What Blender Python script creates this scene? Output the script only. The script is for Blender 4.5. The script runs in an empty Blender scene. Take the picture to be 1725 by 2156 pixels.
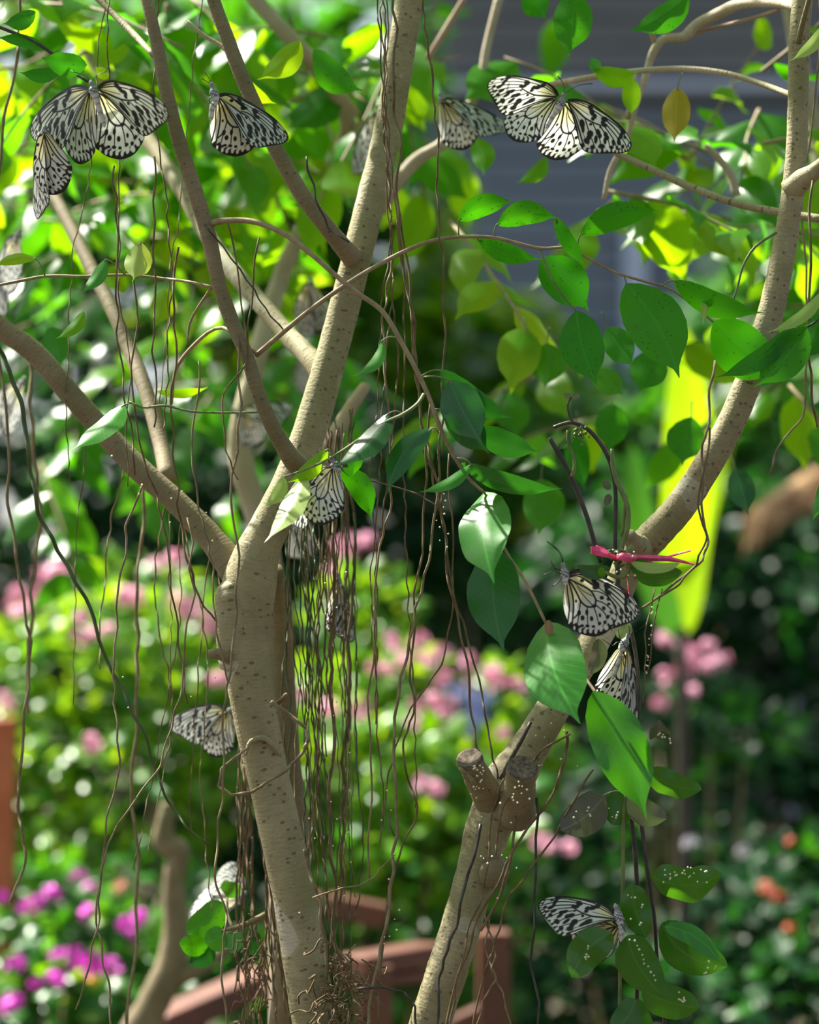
import bpy, math, random
import numpy as np
from mathutils import Vector, Matrix

C = bpy.context.scene
R = random.Random(7)
PI = math.pi

# ------------------------------------------------------------------ camera
LENS, SENS, PX = 70.0, 24.0, 1725.0
F = PX * LENS / SENS
PITCH = math.radians(4.1)
CAM = Vector((0, 0, 1.5))
cd = bpy.data.cameras.new('camera')
cd.sensor_fit = 'HORIZONTAL'; cd.sensor_width = SENS; cd.lens = LENS
cd.clip_start = 0.05; cd.clip_end = 200
cd.dof.use_dof = True; cd.dof.focus_distance = 1.99; cd.dof.aperture_fstop = 3.1; cd.dof.aperture_blades = 9
cam = bpy.data.objects.new('camera', cd); C.collection.objects.link(cam)
cam.location = CAM; cam.rotation_euler = (PI / 2 + PITCH, 0, 0)
C.camera = cam

# ------------------------------------------------------------------ light
w = bpy.data.worlds.new('sky'); C.world = w; w.use_nodes = True
wn = w.node_tree
bg = wn.nodes['Background']
sky = wn.nodes.new('ShaderNodeTexSky'); sky.sky_type = 'NISHITA'; sky.sun_disc = False
sky.sun_elevation = math.radians(56); sky.sun_rotation = math.radians(-57)
sky.air_density = 1.0; sky.dust_density = 4.0; sky.ozone_density = 1.0
hs = wn.nodes.new('ShaderNodeHueSaturation'); hs.inputs['Saturation'].default_value = 0.6      # hazy white daylight under a shade roof
wn.links.new(sky.outputs[0], hs.inputs['Color']); wn.links.new(hs.outputs[0], bg.inputs[0]); bg.inputs[1].default_value = 0.22
sd = bpy.data.lights.new('sun', 'SUN'); sd.energy = 15.0; sd.angle = math.radians(1.2); sd.color = (1.0, 0.95, 0.85)
so = bpy.data.objects.new('sun', sd); C.collection.objects.link(so)
SUN = Vector((-0.50, 0.32, 0.80)).normalized()
so.rotation_euler = (-SUN).to_track_quat('-Z', 'Y').to_euler(); so.location = (-4, 5, 9)
C.view_settings.view_transform = 'Standard'; C.view_settings.look = 'None'
C.view_settings.exposure = 0.2; C.view_settings.gamma = 1.0; C.view_settings.use_curve_mapping = False
C.cycles.use_denoising = True
C.cycles.max_bounces = 8; C.cycles.transmission_bounces = 6; C.cycles.diffuse_bounces = 4; C.cycles.glossy_bounces = 2
C.cycles.sample_clamp_indirect = 6.0

# ------------------------------------------------------------------ helpers
CR = Vector((1, 0, 0)); CU = Vector((0, -math.sin(PITCH), math.cos(PITCH))); CF = Vector((0, math.cos(PITCH), math.sin(PITCH)))
def at(px, py, d):
    """a place in the garden: photo pixel plus its own distance from the lens, in metres"""
    return CAM + CR * ((px - 862.5) / F * d) + CU * ((1078 - py) / F * d) + CF * d
def m_of(px, d): return px / F * d

def link(name, me, parent=None, mat=None):
    o = bpy.data.objects.new(name, me); C.collection.objects.link(o)
    if parent is not None: o.parent = parent
    if mat is not None and me is not None and not me.materials: me.materials.append(mat)
    return o
def thing(name, label, cat, loc, group=None):
    o = bpy.data.objects.new(name, None); C.collection.objects.link(o)
    o.location = loc; o.empty_display_size = 0.05
    o['label'] = label; o['category'] = cat
    if group: o['group'] = group
    return o
def tag(o, label=None, cat=None, group=None, kind=None):
    if label: o['label'] = label
    if cat: o['category'] = cat
    if group: o['group'] = group
    if kind: o['kind'] = kind
    return o
def mesh(name, V, Fc, uv=None, col=None, smooth=True, mats=()):
    me = bpy.data.meshes.new(name); me.from_pydata([tuple(v) for v in V], [], [tuple(f) for f in Fc])
    if smooth: me.polygons.foreach_set('use_smooth', [True] * len(me.polygons))
    if uv is not None:
        l = me.uv_layers.new(name='UVMap'); vi = np.empty(len(me.loops), dtype=np.int32); me.loops.foreach_get('vertex_index', vi)
        l.data.foreach_set('uv', np.asarray(uv, dtype=np.float32)[vi].ravel())
    if col is not None:
        a = me.color_attributes.new('Col', 'FLOAT_COLOR', 'POINT')
        c = np.ones((len(V), 4), dtype=np.float32); c[:, :3] = col; a.data.foreach_set('color', c.ravel())
    for m in mats: me.materials.append(m)
    me.update(); return me
class MB:
    """collects pieces into one mesh"""
    def __init__(s): s.V = []; s.F = []; s.UV = []
    def add(s, V, Fc, UV=None):
        n = len(s.V); s.V += [tuple(v) for v in V]; s.F += [tuple(i + n for i in f) for f in Fc]
        s.UV += [tuple(u) for u in UV] if UV is not None else [(0, 0)] * len(V)
    def build(s, name, mat, parent=None, off=None, smooth=True):
        V = s.V if off is None else [(v[0] - off[0], v[1] - off[1], v[2] - off[2]) for v in s.V]
        return link(name, mesh(name, V, s.F, s.UV, smooth=smooth), parent, mat)
    def box(s, c, h, ax=None):
        X, Y, Z = ax or (Vector((1, 0, 0)), Vector((0, 1, 0)), Vector((0, 0, 1)))
        V = [Vector(c) + X * (h[0] * i) + Y * (h[1] * j) + Z * (h[2] * k) for i in (-1, 1) for j in (-1, 1) for k in (-1, 1)]
        s.add(V, [(0, 1, 3, 2), (4, 6, 7, 5), (0, 4, 5, 1), (2, 3, 7, 6), (0, 2, 6, 4), (1, 5, 7, 3)])

def catmull(P, n):
    P = [Vector(p) for p in P]
    if len(P) == 2: return [P[0].lerp(P[1], i / n) for i in range(n + 1)]
    Q = [P[0] * 2 - P[1]] + P + [P[-1] * 2 - P[-2]]; out = []
    for i in range(1, len(Q) - 2):
        a, b, c, d = Q[i - 1], Q[i], Q[i + 1], Q[i + 2]
        t1 = max(1e-6, (b - a).length) ** .5; t2 = t1 + max(1e-6, (c - b).length) ** .5; t3 = t2 + max(1e-6, (d - c).length) ** .5
        for k in range(n):
            t = t1 + (t2 - t1) * k / n
            A1 = a * ((t1 - t) / t1) + b * (t / t1); A2 = b * ((t2 - t) / (t2 - t1)) + c * ((t - t1) / (t2 - t1)); A3 = c * ((t3 - t) / (t3 - t2)) + d * ((t - t2) / (t3 - t2))
            B1 = A1 * ((t2 - t) / t2) + A2 * (t / t2); B2 = A2 * ((t3 - t) / (t3 - t1)) + A3 * ((t - t1) / (t3 - t1))
            out.append(B1 * ((t2 - t) / (t2 - t1)) + B2 * ((t - t1) / (t2 - t1)))
    out.append(P[-1]); return out
def tube_geo(P, r, sides=8, n=4, cap=True, knob=0.0, rng=R):
    pts = catmull(P, n); m = len(pts)
    rr = np.interp(np.linspace(0, 1, m), np.linspace(0, 1, len(r)), r)
    V = []; UV = []; Fc = []; L = 0; side = None
    for i, p in enumerate(pts):
        t = (pts[min(i + 1, m - 1)] - pts[max(i - 1, 0)])
        if t.length < 1e-9: t = Vector((0, 0, 1))
        t.normalize()
        if side is None: side = t.cross(Vector((0.31, 0.9, 0.2))).normalized()
        else: side = (side - t * side.dot(t)).normalized()
        up = t.cross(side)
        if i: L += (p - pts[i - 1]).length
        rad = rr[i] * (1 + (rng.uniform(-knob, knob) if knob else 0))
        for k in range(sides):
            a = 2 * PI * k / sides
            q = rad * (1 + (rng.uniform(-knob, knob) * 0.4 if knob else 0))
            V.append(p + side * (q * math.cos(a)) + up * (q * math.sin(a))); UV.append((abs(a - PI) * max(rr[0], rr[-1]), L))
    for i in range(m - 1):
        for k in range(sides):
            a = i * sides + k; b = i * sides + (k + 1) % sides
            Fc.append((a, b, b + sides, a + sides))
    if cap:
        Fc.append(tuple(range(sides))[::-1]); Fc.append(tuple((m - 1) * sides + k for k in range(sides)))
    return V, Fc, UV
def tube(name, P, r, mat, parent, sides=8, n=4, knob=0.0):
    b = MB(); b.add(*tube_geo(P, r, sides, n, True, knob)); return b.build(name, mat, parent, parent.location)
def px_tube(name, pts, wid, mat, parent, d, sides=8, n=4, knob=0.0):
    """pts: (px, py[, distance]); wid: full width in photo pixels along it"""
    P = [at(p[0], p[1], p[2] if len(p) > 2 else d) for p in pts]
    dd = [p[2] if len(p) > 2 else d for p in pts]
    ww = np.interp(np.linspace(0, 1, len(P)), np.linspace(0, 1, len(wid)), wid)
    return tube(name, P, [m_of(ww[i] / 2, dd[i]) for i in range(len(P))], mat, parent, sides, n, knob)

# ------------------------------------------------------------------ materials
def mat(name):
    m = bpy.data.materials.new(name); m.use_nodes = True; return m, m.node_tree, m.node_tree.nodes['Principled BSDF']
def node(nt, t, **kw):
    n = nt.nodes.new(t)
    for k, v in kw.items(): setattr(n, k, v)
    return n
def math_n(nt, op, a, b=None, c=None):
    n = node(nt, 'ShaderNodeMath', operation=op)
    for i, x in enumerate((a, b, c)):
        if x is None: continue
        if isinstance(x, (int, float)): n.inputs[i].default_value = x
        else: nt.links.new(x, n.inputs[i])
    return n.outputs[0]
def mixc(nt, fac, a, b):
    n = node(nt, 'ShaderNodeMix', data_type='RGBA')
    for s, x in ((n.inputs[0], fac), (n.inputs[6], a), (n.inputs[7], b)):
        if isinstance(x, (int, float)): s.default_value = x
        elif isinstance(x, tuple): s.default_value = (*x, 1)
        else: nt.links.new(x, s)
    return n.outputs[2]
def ramp(nt, fac, stops):
    n = node(nt, 'ShaderNodeValToRGB'); e = n.color_ramp.elements
    while len(e) < len(stops): e.new(0.5)
    for x, (p, c) in zip(e, stops): x.position = p; x.color = (*c, 1) if len(c) == 3 else c
    nt.links.new(fac, n.inputs[0]); return n.outputs[0]
def plain(name, col, rough=0.6, col2=None, scale=40, coat=0.0):
    m, nt, b = mat(name); b.inputs['Roughness'].default_value = rough
    if col2:
        tc = node(nt, 'ShaderNodeTexCoord'); nz = node(nt, 'ShaderNodeTexNoise'); nz.inputs['Scale'].default_value = scale; nz.inputs['Detail'].default_value = 4
        nt.links.new(tc.outputs['Object'], nz.inputs[0])
        nt.links.new(ramp(nt, nz.outputs[0], [(0.35, col), (0.65, col2)]), b.inputs[0])
    else: b.inputs[0].default_value = (*col, 1)
    b.inputs['Coat Weight'].default_value = coat
    return m
def leaf_mat(name, c1, c2, t1, t2, trans=0.45, rough=0.33, vein=0.35, spots=0.0, spec=0.5):
    m, nt, b = mat(name)
    oi = node(nt, 'ShaderNodeObjectInfo'); ge = node(nt, 'ShaderNodeNewGeometry')
    rnd = math_n(nt, 'FRACT', math_n(nt, 'ADD', oi.outputs['Random'], ge.outputs['Random Per Island']))
    tc = node(nt, 'ShaderNodeTexCoord'); nz = node(nt, 'ShaderNodeTexNoise'); nz.inputs['Scale'].default_value = 55; nz.inputs['Detail'].default_value = 3
    nt.links.new(tc.outputs['Object'], nz.inputs[0])
    f = math_n(nt, 'ADD', math_n(nt, 'MULTIPLY', rnd, 0.7), math_n(nt, 'MULTIPLY', nz.outputs[0], 0.35))
    f = math_n(nt, 'MINIMUM', math_n(nt, 'SUBTRACT', f, 0.02), 1.0)
    sx = node(nt, 'ShaderNodeSeparateXYZ'); nt.links.new(tc.outputs['UV'], sx.inputs[0])
    av = math_n(nt, 'ABSOLUTE', math_n(nt, 'SUBTRACT', sx.outputs[1], 0.5))
    mid = math_n(nt, 'LESS_THAN', av, 0.022)
    lat = math_n(nt, 'SINE', math_n(nt, 'MULTIPLY', math_n(nt, 'SUBTRACT', sx.outputs[0], math_n(nt, 'MULTIPLY', av, 0.35)), 95))
    lat = math_n(nt, 'MULTIPLY', math_n(nt, 'GREATER_THAN', lat, 0.86), 0.35)
    vf = math_n(nt, 'MULTIPLY', math_n(nt, 'MAXIMUM', mid, lat), vein)
    base = mixc(nt, f, c1, c2)
    base = mixc(nt, vf, base, tuple(min(1, x * 2.6 + 0.02) for x in c2))
    tcol = mixc(nt, f, t1, t2)
    tcol = mixc(nt, math_n(nt, 'MULTIPLY', vf, 0.8), tcol, tuple(x * 0.45 for x in t1))
    if spots:
        vo = node(nt, 'ShaderNodeTexVoronoi'); vo.inputs['Scale'].default_value = 190
        nt.links.new(tc.outputs['Object'], vo.inputs[0])
        sp = math_n(nt, 'MULTIPLY', math_n(nt, 'LESS_THAN', vo.outputs[0], 0.16), spots)
        base = mixc(nt, sp, base, (0.03, 0.03, 0.008)); tcol = mixc(nt, sp, tcol, (0.03, 0.04, 0.005))
    nt.links.new(base, b.inputs[0]); b.inputs['Roughness'].default_value = rough
    b.inputs['Specular IOR Level'].default_value = spec
    bp = node(nt, 'ShaderNodeBump'); bp.inputs['Strength'].default_value = 0.15; bp.inputs['Distance'].default_value = 0.001
    nt.links.new(math_n(nt, 'ADD', nz.outputs[0], vf), bp.inputs['Height']); nt.links.new(bp.outputs[0], b.inputs['Normal'])
    tr = node(nt, 'ShaderNodeBsdfTranslucent'); nt.links.new(tcol, tr.inputs[0])
    mx = node(nt, 'ShaderNodeMixShader'); mx.inputs[0].default_value = trans
    nt.links.new(b.outputs[0], mx.inputs[1]); nt.links.new(tr.outputs[0], mx.inputs[2])
    nt.links.new(mx.outputs[0], nt.nodes['Material Output'].inputs[0])
    return m
def bark_mat(name, a, b_, pale, dark, len_k=1.0, patch=0.62):
    m, nt, b = mat(name)
    tc = node(nt, 'ShaderNodeTexCoord')
    n1 = node(nt, 'ShaderNodeTexNoise'); n1.inputs['Scale'].default_value = 28; n1.inputs['Detail'].default_value = 6; nt.links.new(tc.outputs['Object'], n1.inputs[0])
    n2 = node(nt, 'ShaderNodeTexNoise'); n2.inputs['Scale'].default_value = 14; n2.inputs['Detail'].default_value = 2; nt.links.new(tc.outputs['Object'], n2.inputs[0])
    n3 = node(nt, 'ShaderNodeTexNoise'); n3.inputs['Scale'].default_value = 420; n3.inputs['Detail'].default_value = 3; nt.links.new(tc.outputs['Object'], n3.inputs[0])
    col = ramp(nt, n1.outputs[0], [(0.3, a), (0.7, b_)])
    col = mixc(nt, math_n(nt, 'MULTIPLY', math_n(nt, 'GREATER_THAN', n2.outputs[0], patch), 0.7), col, pale)
    mp = node(nt, 'ShaderNodeMapping'); mp.inputs['Scale'].default_value = (1 / 0.017, 1 / 0.0062, 1); nt.links.new(tc.outputs['UV'], mp.inputs[0])
    vo = node(nt, 'ShaderNodeTexVoronoi'); vo.inputs['Scale'].default_value = 1.0; nt.links.new(mp.outputs[0], vo.inputs[0])
    mp2 = node(nt, 'ShaderNodeMapping'); mp2.inputs['Scale'].default_value = (45, 420, 1); nt.links.new(tc.outputs['UV'], mp2.inputs[0])
    n4 = node(nt, 'ShaderNodeTexNoise'); n4.inputs['Scale'].default_value = 1; n4.inputs['Detail'].default_value = 4; nt.links.new(mp2.outputs[0], n4.inputs[0])
    n5 = node(nt, 'ShaderNodeTexNoise'); n5.inputs['Scale'].default_value = 9; n5.inputs['Detail'].default_value = 5; nt.links.new(tc.outputs['Object'], n5.inputs[0])
    moss = ramp(nt, n5.outputs[0], [(0.45, (0, 0, 0)), (0.62, (1, 1, 1))])
    col = mixc(nt, math_n(nt, 'MULTIPLY', moss, 0.55), col, tuple(x * k for x, k in zip(a, (.75, .92, .6))))
    col = mixc(nt, ramp(nt, n4.outputs[0], [(0.50, (0, 0, 0)), (0.72, (.28, .28, .28))]), col, dark)
    ln = math_n(nt, 'LESS_THAN', vo.outputs[0], 0.19 * len_k)
    col = mixc(nt, math_n(nt, 'MULTIPLY', ln, 0.75), col, dark)
    col = mixc(nt, math_n(nt, 'MULTIPLY', n3.outputs[0], 0.45), col, dark)
    nt.links.new(col, b.inputs[0]); b.inputs['Roughness'].default_value = 0.75
    bp = node(nt, 'ShaderNodeBump'); bp.inputs['Strength'].default_value = 0.6; bp.inputs['Distance'].default_value = 0.0015
    h = math_n(nt, 'ADD', math_n(nt, 'SUBTRACT', math_n(nt, 'MULTIPLY', n3.outputs[0], 0.6), math_n(nt, 'MULTIPLY', n4.outputs[0], 0.8)), math_n(nt, 'MULTIPLY', ln, 1.0))
    nt.links.new(h, bp.inputs['Height']); nt.links.new(bp.outputs[0], b.inputs['Normal'])
    return m

M = {}
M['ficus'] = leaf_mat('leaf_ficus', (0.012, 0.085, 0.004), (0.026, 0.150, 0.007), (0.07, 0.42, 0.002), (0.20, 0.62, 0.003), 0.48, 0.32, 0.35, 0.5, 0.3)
M['ficus_hero'] = leaf_mat('leaf_ficus_shaded', (0.010, 0.092, 0.003), (0.020, 0.150, 0.005), (0.05, 0.42, 0.002), (0.12, 0.54, 0.003), 0.44, 0.34, 0.4, 0.5, 0.25)  # darker copy of the ficus leaf, canopy shade put into its colour
M['ficus_sun'] = leaf_mat('leaf_ficus_sunny', (0.022, 0.13, 0.005), (0.05, 0.20, 0.008), (0.16, 0.58, 0.002), (0.58, 0.82, 0.003), 0.55, 0.34, 0.3, 0, 0.3)  # lit copy of the ficus leaf, backlight put into a brighter, yellower colour
M['young'] = leaf_mat('leaf_young', (0.20, 0.34, 0.07), (0.32, 0.44, 0.12), (0.42, 0.65, 0.03), (0.62, 0.75, 0.07), 0.4, 0.25, 0.25)
M['deep'] = leaf_mat('leaf_deep', (0.008, 0.060, 0.014), (0.015, 0.095, 0.018), (0.02, 0.18, 0.004), (0.04, 0.26, 0.005), 0.3, 0.26, 0.4, 0.2)
M['glossy'] = leaf_mat('leaf_glossy', (0.018, 0.15, 0.010), (0.035, 0.21, 0.014), (0.08, 0.44, 0.003), (0.14, 0.52, 0.004), 0.35, 0.30, 0.4, 0.15)
M['vine'] = leaf_mat('leaf_vine', (0.014, 0.060, 0.007), (0.034, 0.11, 0.010), (0.06, 0.25, 0.004), (0.10, 0.32, 0.007), 0.35, 0.33, 0.4, 0.2)
M['purple'] = leaf_mat('leaf_purplish', (0.07, 0.06, 0.045), (0.12, 0.10, 0.07), (0.08, 0.14, 0.03), (0.10, 0.18, 0.04), 0.3, 0.45, 0.35, 0.15)
M['yellow'] = leaf_mat('leaf_yellowed', (0.30, 0.22, 0.015), (0.34, 0.30, 0.02), (0.50, 0.36, 0.008), (0.48, 0.46, 0.01), 0.45, 0.4, 0.3)
M['dry'] = leaf_mat('leaf_dry', (0.24, 0.14, 0.08), (0.32, 0.20, 0.11), (0.24, 0.14, 0.05), (0.30, 0.18, 0.06), 0.25, 0.6, 0.3)
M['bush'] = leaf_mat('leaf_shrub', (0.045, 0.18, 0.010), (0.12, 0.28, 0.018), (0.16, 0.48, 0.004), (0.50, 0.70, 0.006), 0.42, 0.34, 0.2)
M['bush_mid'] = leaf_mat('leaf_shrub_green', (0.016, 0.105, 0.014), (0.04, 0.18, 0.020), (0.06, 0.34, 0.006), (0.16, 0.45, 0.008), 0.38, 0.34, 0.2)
M['shade'] = leaf_mat('leaf_hedge_shaded', (0.005, 0.034, 0.012), (0.014, 0.072, 0.018), (0.012, 0.11, 0.008), (0.035, 0.17, 0.010), 0.3, 0.45, 0.1, 0, 0.25)  # leaf green darkened, deep shade put into the colour
M['banana'] = leaf_mat('leaf_banana', (0.12, 0.28, 0.008), (0.17, 0.33, 0.01), (0.34, 0.66, 0.004), (0.46, 0.74, 0.006), 0.55, 0.3, 0.1)
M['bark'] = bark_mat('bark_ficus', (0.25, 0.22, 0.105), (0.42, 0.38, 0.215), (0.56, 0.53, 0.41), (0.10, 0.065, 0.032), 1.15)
M['bark_dark'] = bark_mat('bark_brown', (0.18, 0.14, 0.068), (0.30, 0.24, 0.13), (0.32, 0.28, 0.19), (0.07, 0.045, 0.024), 0.7, 0.7)  # darker brown bark for branches, stubs and stems
M['bark_pale'] = bark_mat('bark_pale', (0.40, 0.33, 0.22), (0.56, 0.48, 0.36), (0.62, 0.55, 0.46), (0.25, 0.18, 0.12), 0.6)
M['bark_pink'] = bark_mat('bark_pinkish', (0.34, 0.22, 0.15), (0.46, 0.33, 0.24), (0.5, 0.42, 0.34), (0.2, 0.11, 0.07), 0.6)
M['twig'] = plain('twig_bark', (0.21, 0.15, 0.075), 0.7, (0.30, 0.23, 0.13), 160)
M['twig_green'] = plain('twig_green', (0.08, 0.13, 0.03), 0.55, (0.17, 0.19, 0.06), 120)
M['root'] = plain('aerial_root_bark', (0.085, 0.056, 0.022), 0.75, (0.175, 0.12, 0.05), 90)
M['root_pale'] = plain('aerial_root_pale', (0.14, 0.105, 0.05), 0.75, (0.24, 0.19, 0.095), 90)
M['root_green'] = plain('climbing_stem_green', (0.03, 0.06, 0.012), 0.5, (0.07, 0.10, 0.025), 60)
M['stem_dark'] = plain('vine_stem_dark', (0.022, 0.020, 0.014), 0.5, (0.05, 0.04, 0.028), 120)
M['stem_olive'] = plain('vine_stem_olive', (0.09, 0.13, 0.025), 0.5, (0.15, 0.19, 0.05), 120)
M['cut'] = plain('sawn_wood', (0.05, 0.036, 0.024), 0.9, (0.16, 0.12, 0.08), 300)
M['egg'] = plain('egg_speck', (0.72, 0.70, 0.50), 0.5)
M['ribbon'] = plain('ribbon_pink', (0.62, 0.03, 0.14), 0.4, (0.75, 0.09, 0.22), 200)
M['pink'] = plain('petal_pink', (0.86, 0.36, 0.54), 0.6, (0.95, 0.55, 0.70), 30)
M['magenta'] = plain('petal_magenta', (0.66, 0.03, 0.52), 0.5, (0.80, 0.06, 0.70), 30)
M['peach'] = plain('petal_peach', (0.85, 0.32, 0.26), 0.6, (0.9, 0.5, 0.35), 30)
M['white'] = plain('petal_white', (0.72, 0.68, 0.74), 0.6)
M['red'] = plain('petal_red', (0.45, 0.03, 0.02), 0.6, (0.6, 0.10, 0.04), 30)
M['gold'] = plain('petal_yellow', (0.75, 0.55, 0.03), 0.6)
M['soil'] = plain('soil', (0.030, 0.024, 0.015), 0.95, (0.07, 0.055, 0.03), 5)
M['redwood'] = plain('rail_red_brown', (0.10, 0.034, 0.02), 0.6, (0.18, 0.065, 0.035), 9)
M['terracotta'] = plain('post_orange', (0.40, 0.10, 0.035), 0.7, (0.50, 0.16, 0.06), 9)
M['thatch'] = plain('thatch_straw', (0.38, 0.21, 0.09), 0.9, (0.62, 0.42, 0.22), 45)
def wing_mat():
    m, nt, b = mat('wing_scales'); vc = node(nt, 'ShaderNodeVertexColor'); vc.layer_name = 'Col'
    nt.links.new(vc.outputs[0], b.inputs[0]); b.inputs['Roughness'].default_value = 0.55
    tr = node(nt, 'ShaderNodeBsdfTranslucent'); nt.links.new(vc.outputs[0], tr.inputs[0])
    mx = node(nt, 'ShaderNodeMixShader'); mx.inputs[0].default_value = 0.38
    nt.links.new(b.outputs[0], mx.inputs[1]); nt.links.new(tr.outputs[0], mx.inputs[2])
    nt.links.new(mx.outputs[0], nt.nodes['Material Output'].inputs[0]); return m
M['wing'] = wing_mat()
mb_, nt_, b_ = mat('insect_body'); vc_ = node(nt_, 'ShaderNodeVertexColor'); vc_.layer_name = 'Col'
nt_.links.new(vc_.outputs[0], b_.inputs[0]); b_.inputs['Roughness'].default_value = 0.5; M['body'] = mb_
M['black'] = plain('insect_black', (0.012, 0.011, 0.010), 0.4)
def board_mat(name, a, b_):
    m, nt, b = mat(name); tc = node(nt, 'ShaderNodeTexCoord'); mp = node(nt, 'ShaderNodeMapping'); mp.inputs['Scale'].default_value = (0.7, 1, 14)
    nz = node(nt, 'ShaderNodeTexNoise'); nz.inputs['Scale'].default_value = 2; nz.inputs['Detail'].default_value = 5
    nt.links.new(tc.outputs['Object'], mp.inputs[0]); nt.links.new(mp.outputs[0], nz.inputs[0])
    nt.links.new(ramp(nt, nz.outputs[0], [(0.35, a), (0.65, b_)]), b.inputs[0]); b.inputs['Roughness'].default_value = 0.6; return m
M['board_dark'] = board_mat('boards_dark_grey', (0.095, 0.105, 0.098), (0.14, 0.152, 0.145))
M['board_blue'] = board_mat('boards_blue_grey', (0.11, 0.15, 0.185), (0.155, 0.20, 0.245))
M['board_pale'] = board_mat('trim_pale_blue', (0.38, 0.47, 0.60), (0.50, 0.58, 0.70))

# ------------------------------------------------------------------ ground, building
gm = mesh('ground', [(-30, -6, 0), (30, -6, 0), (30, 60, 0), (-30, 60, 0)], [(0, 1, 2, 3)], smooth=False)
tag(link('ground', gm, None, M['soil']), kind='structure')
bd = 28.0
def P28(px, py): return at(px, py, bd)
yb = P28(1300, 400).y
bw = MB(); p0, p1 = P28(860, 0), P28(1900, 0)
bw.box(((p0.x + p1.x) / 2, yb + 0.25, 5.6), ((p1.x - p0.x) / 2, 0.15, 5.6))
wall = bw.build('wall_back', M['board_dark'], smooth=False); tag(wall, 'grey boarded building wall with pale posts seen between the leaves', kind='structure')
z = P28(0, 790).z
for k in range(60):
    h = 0.30; zz = z - 0.3 + k * (h + 0.035)
    if zz > 11.0: break
    py = 1078 - (zz - P28(0, 1078).z) / CU.z * F / bd
    if 168 < py < 240: continue
    b = MB(); off = R.uniform(-.012, .012)
    b.box(((p0.x + p1.x) / 2, yb + 0.06 + off, zz), ((p1.x - p0.x) / 2 - 0.02, 0.03, h / 2))
    b.build('board', M['board_dark'] if py < 200 else M['board_blue'], wall, smooth=False)
b = MB(); b.box(((p0.x + p1.x) / 2, yb - 0.12, P28(0, 186).z), ((p1.x - p0.x) / 2, 0.16, 0.05)); b.build('gutter', M['board_pale'], wall, smooth=False)
for px in (1335, 1640):
    q = P28(px, 600); b = MB(); b.box((q.x, yb - 0.08, 3.4), (0.13, 0.10, 3.4)); b.build('post', M['board_pale'], wall, smooth=False)

# ------------------------------------------------------------------ leaves
LT = [0, .05, .15, .3, .42, .55, .68, .77, .84, .89, .94, 1]
LW = [.04, .36, .72, .96, 1, .96, .80, .55, .29, .13, .07, .012]
OW = [.04, .42, .80, .98, 1, .98, .91, .80, .66, .52, .35, .02]          # rounder leaf of the hanging vine
def leaf_grid(nu, nv, prof=LW):
    out = []
    for i in range(nu + 1):
        t = i / nu; t = t + 0.06 * math.sin(2 * PI * t) * 0
        out.append((t, float(np.interp(t, LT, prof))))
    return out
def leaf_geo(base, tip, hw, roll=0.0, bend=0.0, sag=0.0, fold=0.15, wave=0.0, prof=LW, nu=20, nv=6, view=None, ph=0.0, curl=0.0):
    """one leaf blade from base to tip (world points), hw = half width in metres"""
    base = Vector(base); tip = Vector(tip); e = tip - base; L = e.length; e.normalize()
    vw = view or CF
    s = e.cross(vw)
    if s.length < 1e-4: s = Vector((1, 0, 0))
    s.normalize(); nrm = s.cross(e).normalized()                      # nrm points at the camera side or away
    if nrm.dot(vw) > 0: nrm = -nrm
    s = Matrix.Rotation(roll, 3, e) @ s; nrm = Matrix.Rotation(roll, 3, e) @ nrm
    V = []; UV = []; Fc = []
    for t, pw in leaf_grid(nu, nv, prof):
        c = base + e * (L * t) + s * (bend * L * 4 * t * (1 - t)) + nrm * (sag * L * 4 * t * (1 - t))
        for j in range(nv + 1):
            v = -1 + 2 * j / nv; x = v * pw * hw
            zf = -fold * abs(x) + wave * hw * abs(v) * pw * math.sin(t * 11 + ph + (1.3 if v > 0 else 0)) + curl * hw * v * abs(v) * pw
            V.append(c + s * x + nrm * zf); UV.append((t, 0.5 + v * 0.5 * max(pw, .05)))
    for i in range(nu):
        for j in range(nv):
            a = i * (nv + 1) + j; Fc.append((a, a + 1, a + nv + 2, a + nv + 1))
    return V, Fc, UV
def hero_leaf(parent, bp, tp, wpx, m, d=2.0, d2=None, roll=0.0, bend=0.0, sag=0.0, fold=0.18, wave=0.06, stalk=None, prof=LW, curl=0.0, label=None, name='leaf', glint=False):
    """leaf in focus: base and tip where they hang, width in photo pixels; stalk = where its petiole meets the twig"""
    d2 = d if d2 is None else d2
    A, B = at(bp[0], bp[1], d), at(tp[0], tp[1], d2)
    if glint:                                                          # the leaf is turned so that it mirrors the sun
        hv = (SUN + (CAM - A).normalized()).normalized(); e = (B - A).normalized(); s0 = e.cross(CF).normalized(); n0 = s0.cross(e).normalized()
        if n0.dot(CF) > 0: n0 = -n0
        roll = max((k * .05 for k in range(-14, 15)), key=lambda q: (Matrix.Rotation(q, 3, e) @ n0).dot(hv))
    b = MB(); b.add(*leaf_geo(A, B, m_of(wpx / 2, d) / max(0.35, math.cos(roll)), roll, bend, sag, fold, wave, prof, ph=R.uniform(0, 6), curl=curl))
    o = b.build(name, M[m], parent, parent.location)
    if label: o['label'] = label
    if stalk is not None:
        S = at(stalk[0], stalk[1], d); mid = S.lerp(A, .5) + Vector((0, 0, 0.002))
        tube('leaf_stalk', [S, mid, A, A.lerp(B, .06)], [.0007, .0006, .0006, .0004], M['twig_green'], parent if True else o, 5, 2)
    return o
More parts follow.
